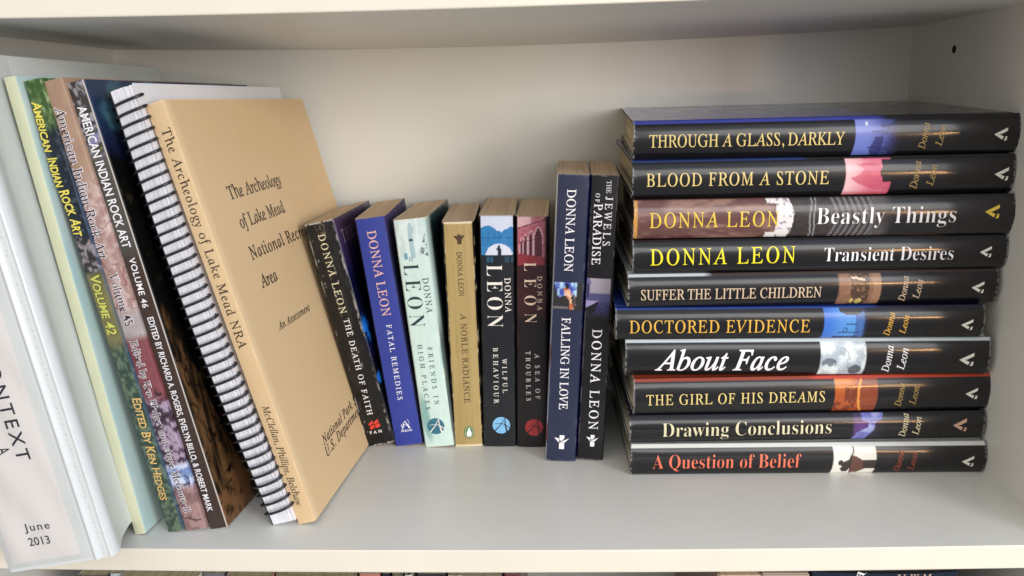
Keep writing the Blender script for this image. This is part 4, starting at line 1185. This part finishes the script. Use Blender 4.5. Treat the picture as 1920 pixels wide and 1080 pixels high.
# ---------------------------------------------------------------- books on the shelf below (only their top ends show)
LOW = [
 (52, 20, 28, (58, 62, 64), 'dark grey book, leftmost on the shelf below', 4),
 (72, 8, 30, (176, 190, 190), 'pale grey green book on the shelf below', 0),
 (81, 52, 26, (214, 206, 190), 'wide cream magazine file on the shelf below', 0),
 (134.5, 14.5, 30, (104, 104, 108), 'mid grey book next to the cream file below', 5),
 (151, 31, 27, (186, 122, 100), 'salmon and ochre book on the shelf below', 0),
 (183, 53, 28, (112, 104, 66), 'wide olive book with leafy pattern on the shelf below', 8),
 (237, 14, 30, (178, 120, 104), 'narrow pink book on the shelf below', 0),
 (252, 6, 30, (24, 30, 44), 'slim navy book on the shelf below', 0),
 (259, 7, 28, (84, 92, 76), 'slim grey green book on the shelf below', -6),
 (267, 5, 28, (206, 212, 206), 'slim white booklet on the shelf below', -6),
 (275, 19, 30, (54, 50, 50), 'black and brown book on the shelf below', 0),
 (295, 35, 28, (112, 108, 94), 'grey stone patterned book on the shelf below', 0),
 (331, 10, 30, (96, 56, 56), 'thin maroon edged book, last before the gap below', 0),
]
for i, (x0, T, y0, c, lab_, ln) in enumerate(LOW):
    Hh = 292
    m = Matrix.Translation(Vector((x0, y0, -329.9)) * MM)
    root = thing('lower_shelf_book', lab_, 'book', m, 'books on the shelf below')
    P = soft_profile(T - .8, 170, o=.2, cd=2, bulge=.3, n=14)
    def art(t, d, z_, h, c=c, i=i):
        n = vnoise(h * .3, t * .4, 300 + i, 4)
        a = np.tile(lin(*c), (len(t), 1))
        return mix(mix(a, a * .45, step(n, .5, .7) * (.8 if i in (5, 10, 11, 4) else .15)), lin(216, 206, 180), step(n, .66, .74) * (.6 if i in (5, 11) else 0))
    shell('cover', P, 0, Hh, 260, .3, art, lin(220, 214, 200), lin(210, 204, 190), M['gloss_print'], root)
    leaves(root, T - .8, 170, .3, Hh - .4, M['pages_cream'], ins=.3, front=.8, cd=3)
    if i == 2:
        lettering(root, 'G', 'roman', 3.0, 291.5, 3.0, 288.2, 2.8, 'rust', spine_surf(P), .15)
# a pile of hardbacks at the right of the lower shelf
root = thing('lower_shelf_book', 'cream leaved book lying at the left of the navy book below', 'book', Matrix.Translation(Vector((466, 30, -329.9)) * MM), 'books on the shelf below')
link('page_block', box_mesh('page_block', 2, 28, 1, 150, 3, 290, .4), M['pages_tan'], root)
link('cover', box_mesh('cover', 28.2, 58, 0.4, 155, 0, 291.5, .8), mat_plain('taupe_card', (176, 162, 144), rough=.5), root)
link('back_board', box_mesh('back_board', 0, 1.8, 0.4, 155, 0, 291.5, .4), mat_plain('taupe_board', (150, 132, 110), rough=.5), root)
root = thing('lower_shelf_book', 'wide navy hardback with gold capitals at the right of the shelf below', 'book', Matrix.Translation(Vector((526, 30, -329.9)) * MM), 'books on the shelf below')
P = hard_profile(90, 170, bulge=2.0)
shell('cover', P, 0, 292, 60, 2.2, flat((26, 36, 52)), lin(200, 196, 186), lin(30, 36, 48), M['gloss_print'], root)
q = [(3.1, 160), (3.1, 9), (86.9, 9), (86.9, 160)]
link('page_block', poly_prism('page_block', q, 3.2, 288.8), M['pages_cream'], root)
sf = spine_surf(P)
lettering(root, 'A', 'roman', 26, 286.0, 33, 292.4, 4.0, 'white', sf, .2)
for s, a in (('V', 52), ('W', 60), ('M', 68)):
    lettering(root, s, 'roman', a, 287.2, a + 5.5, 287.2, 4.0, 'pale_tan', sf, .2)
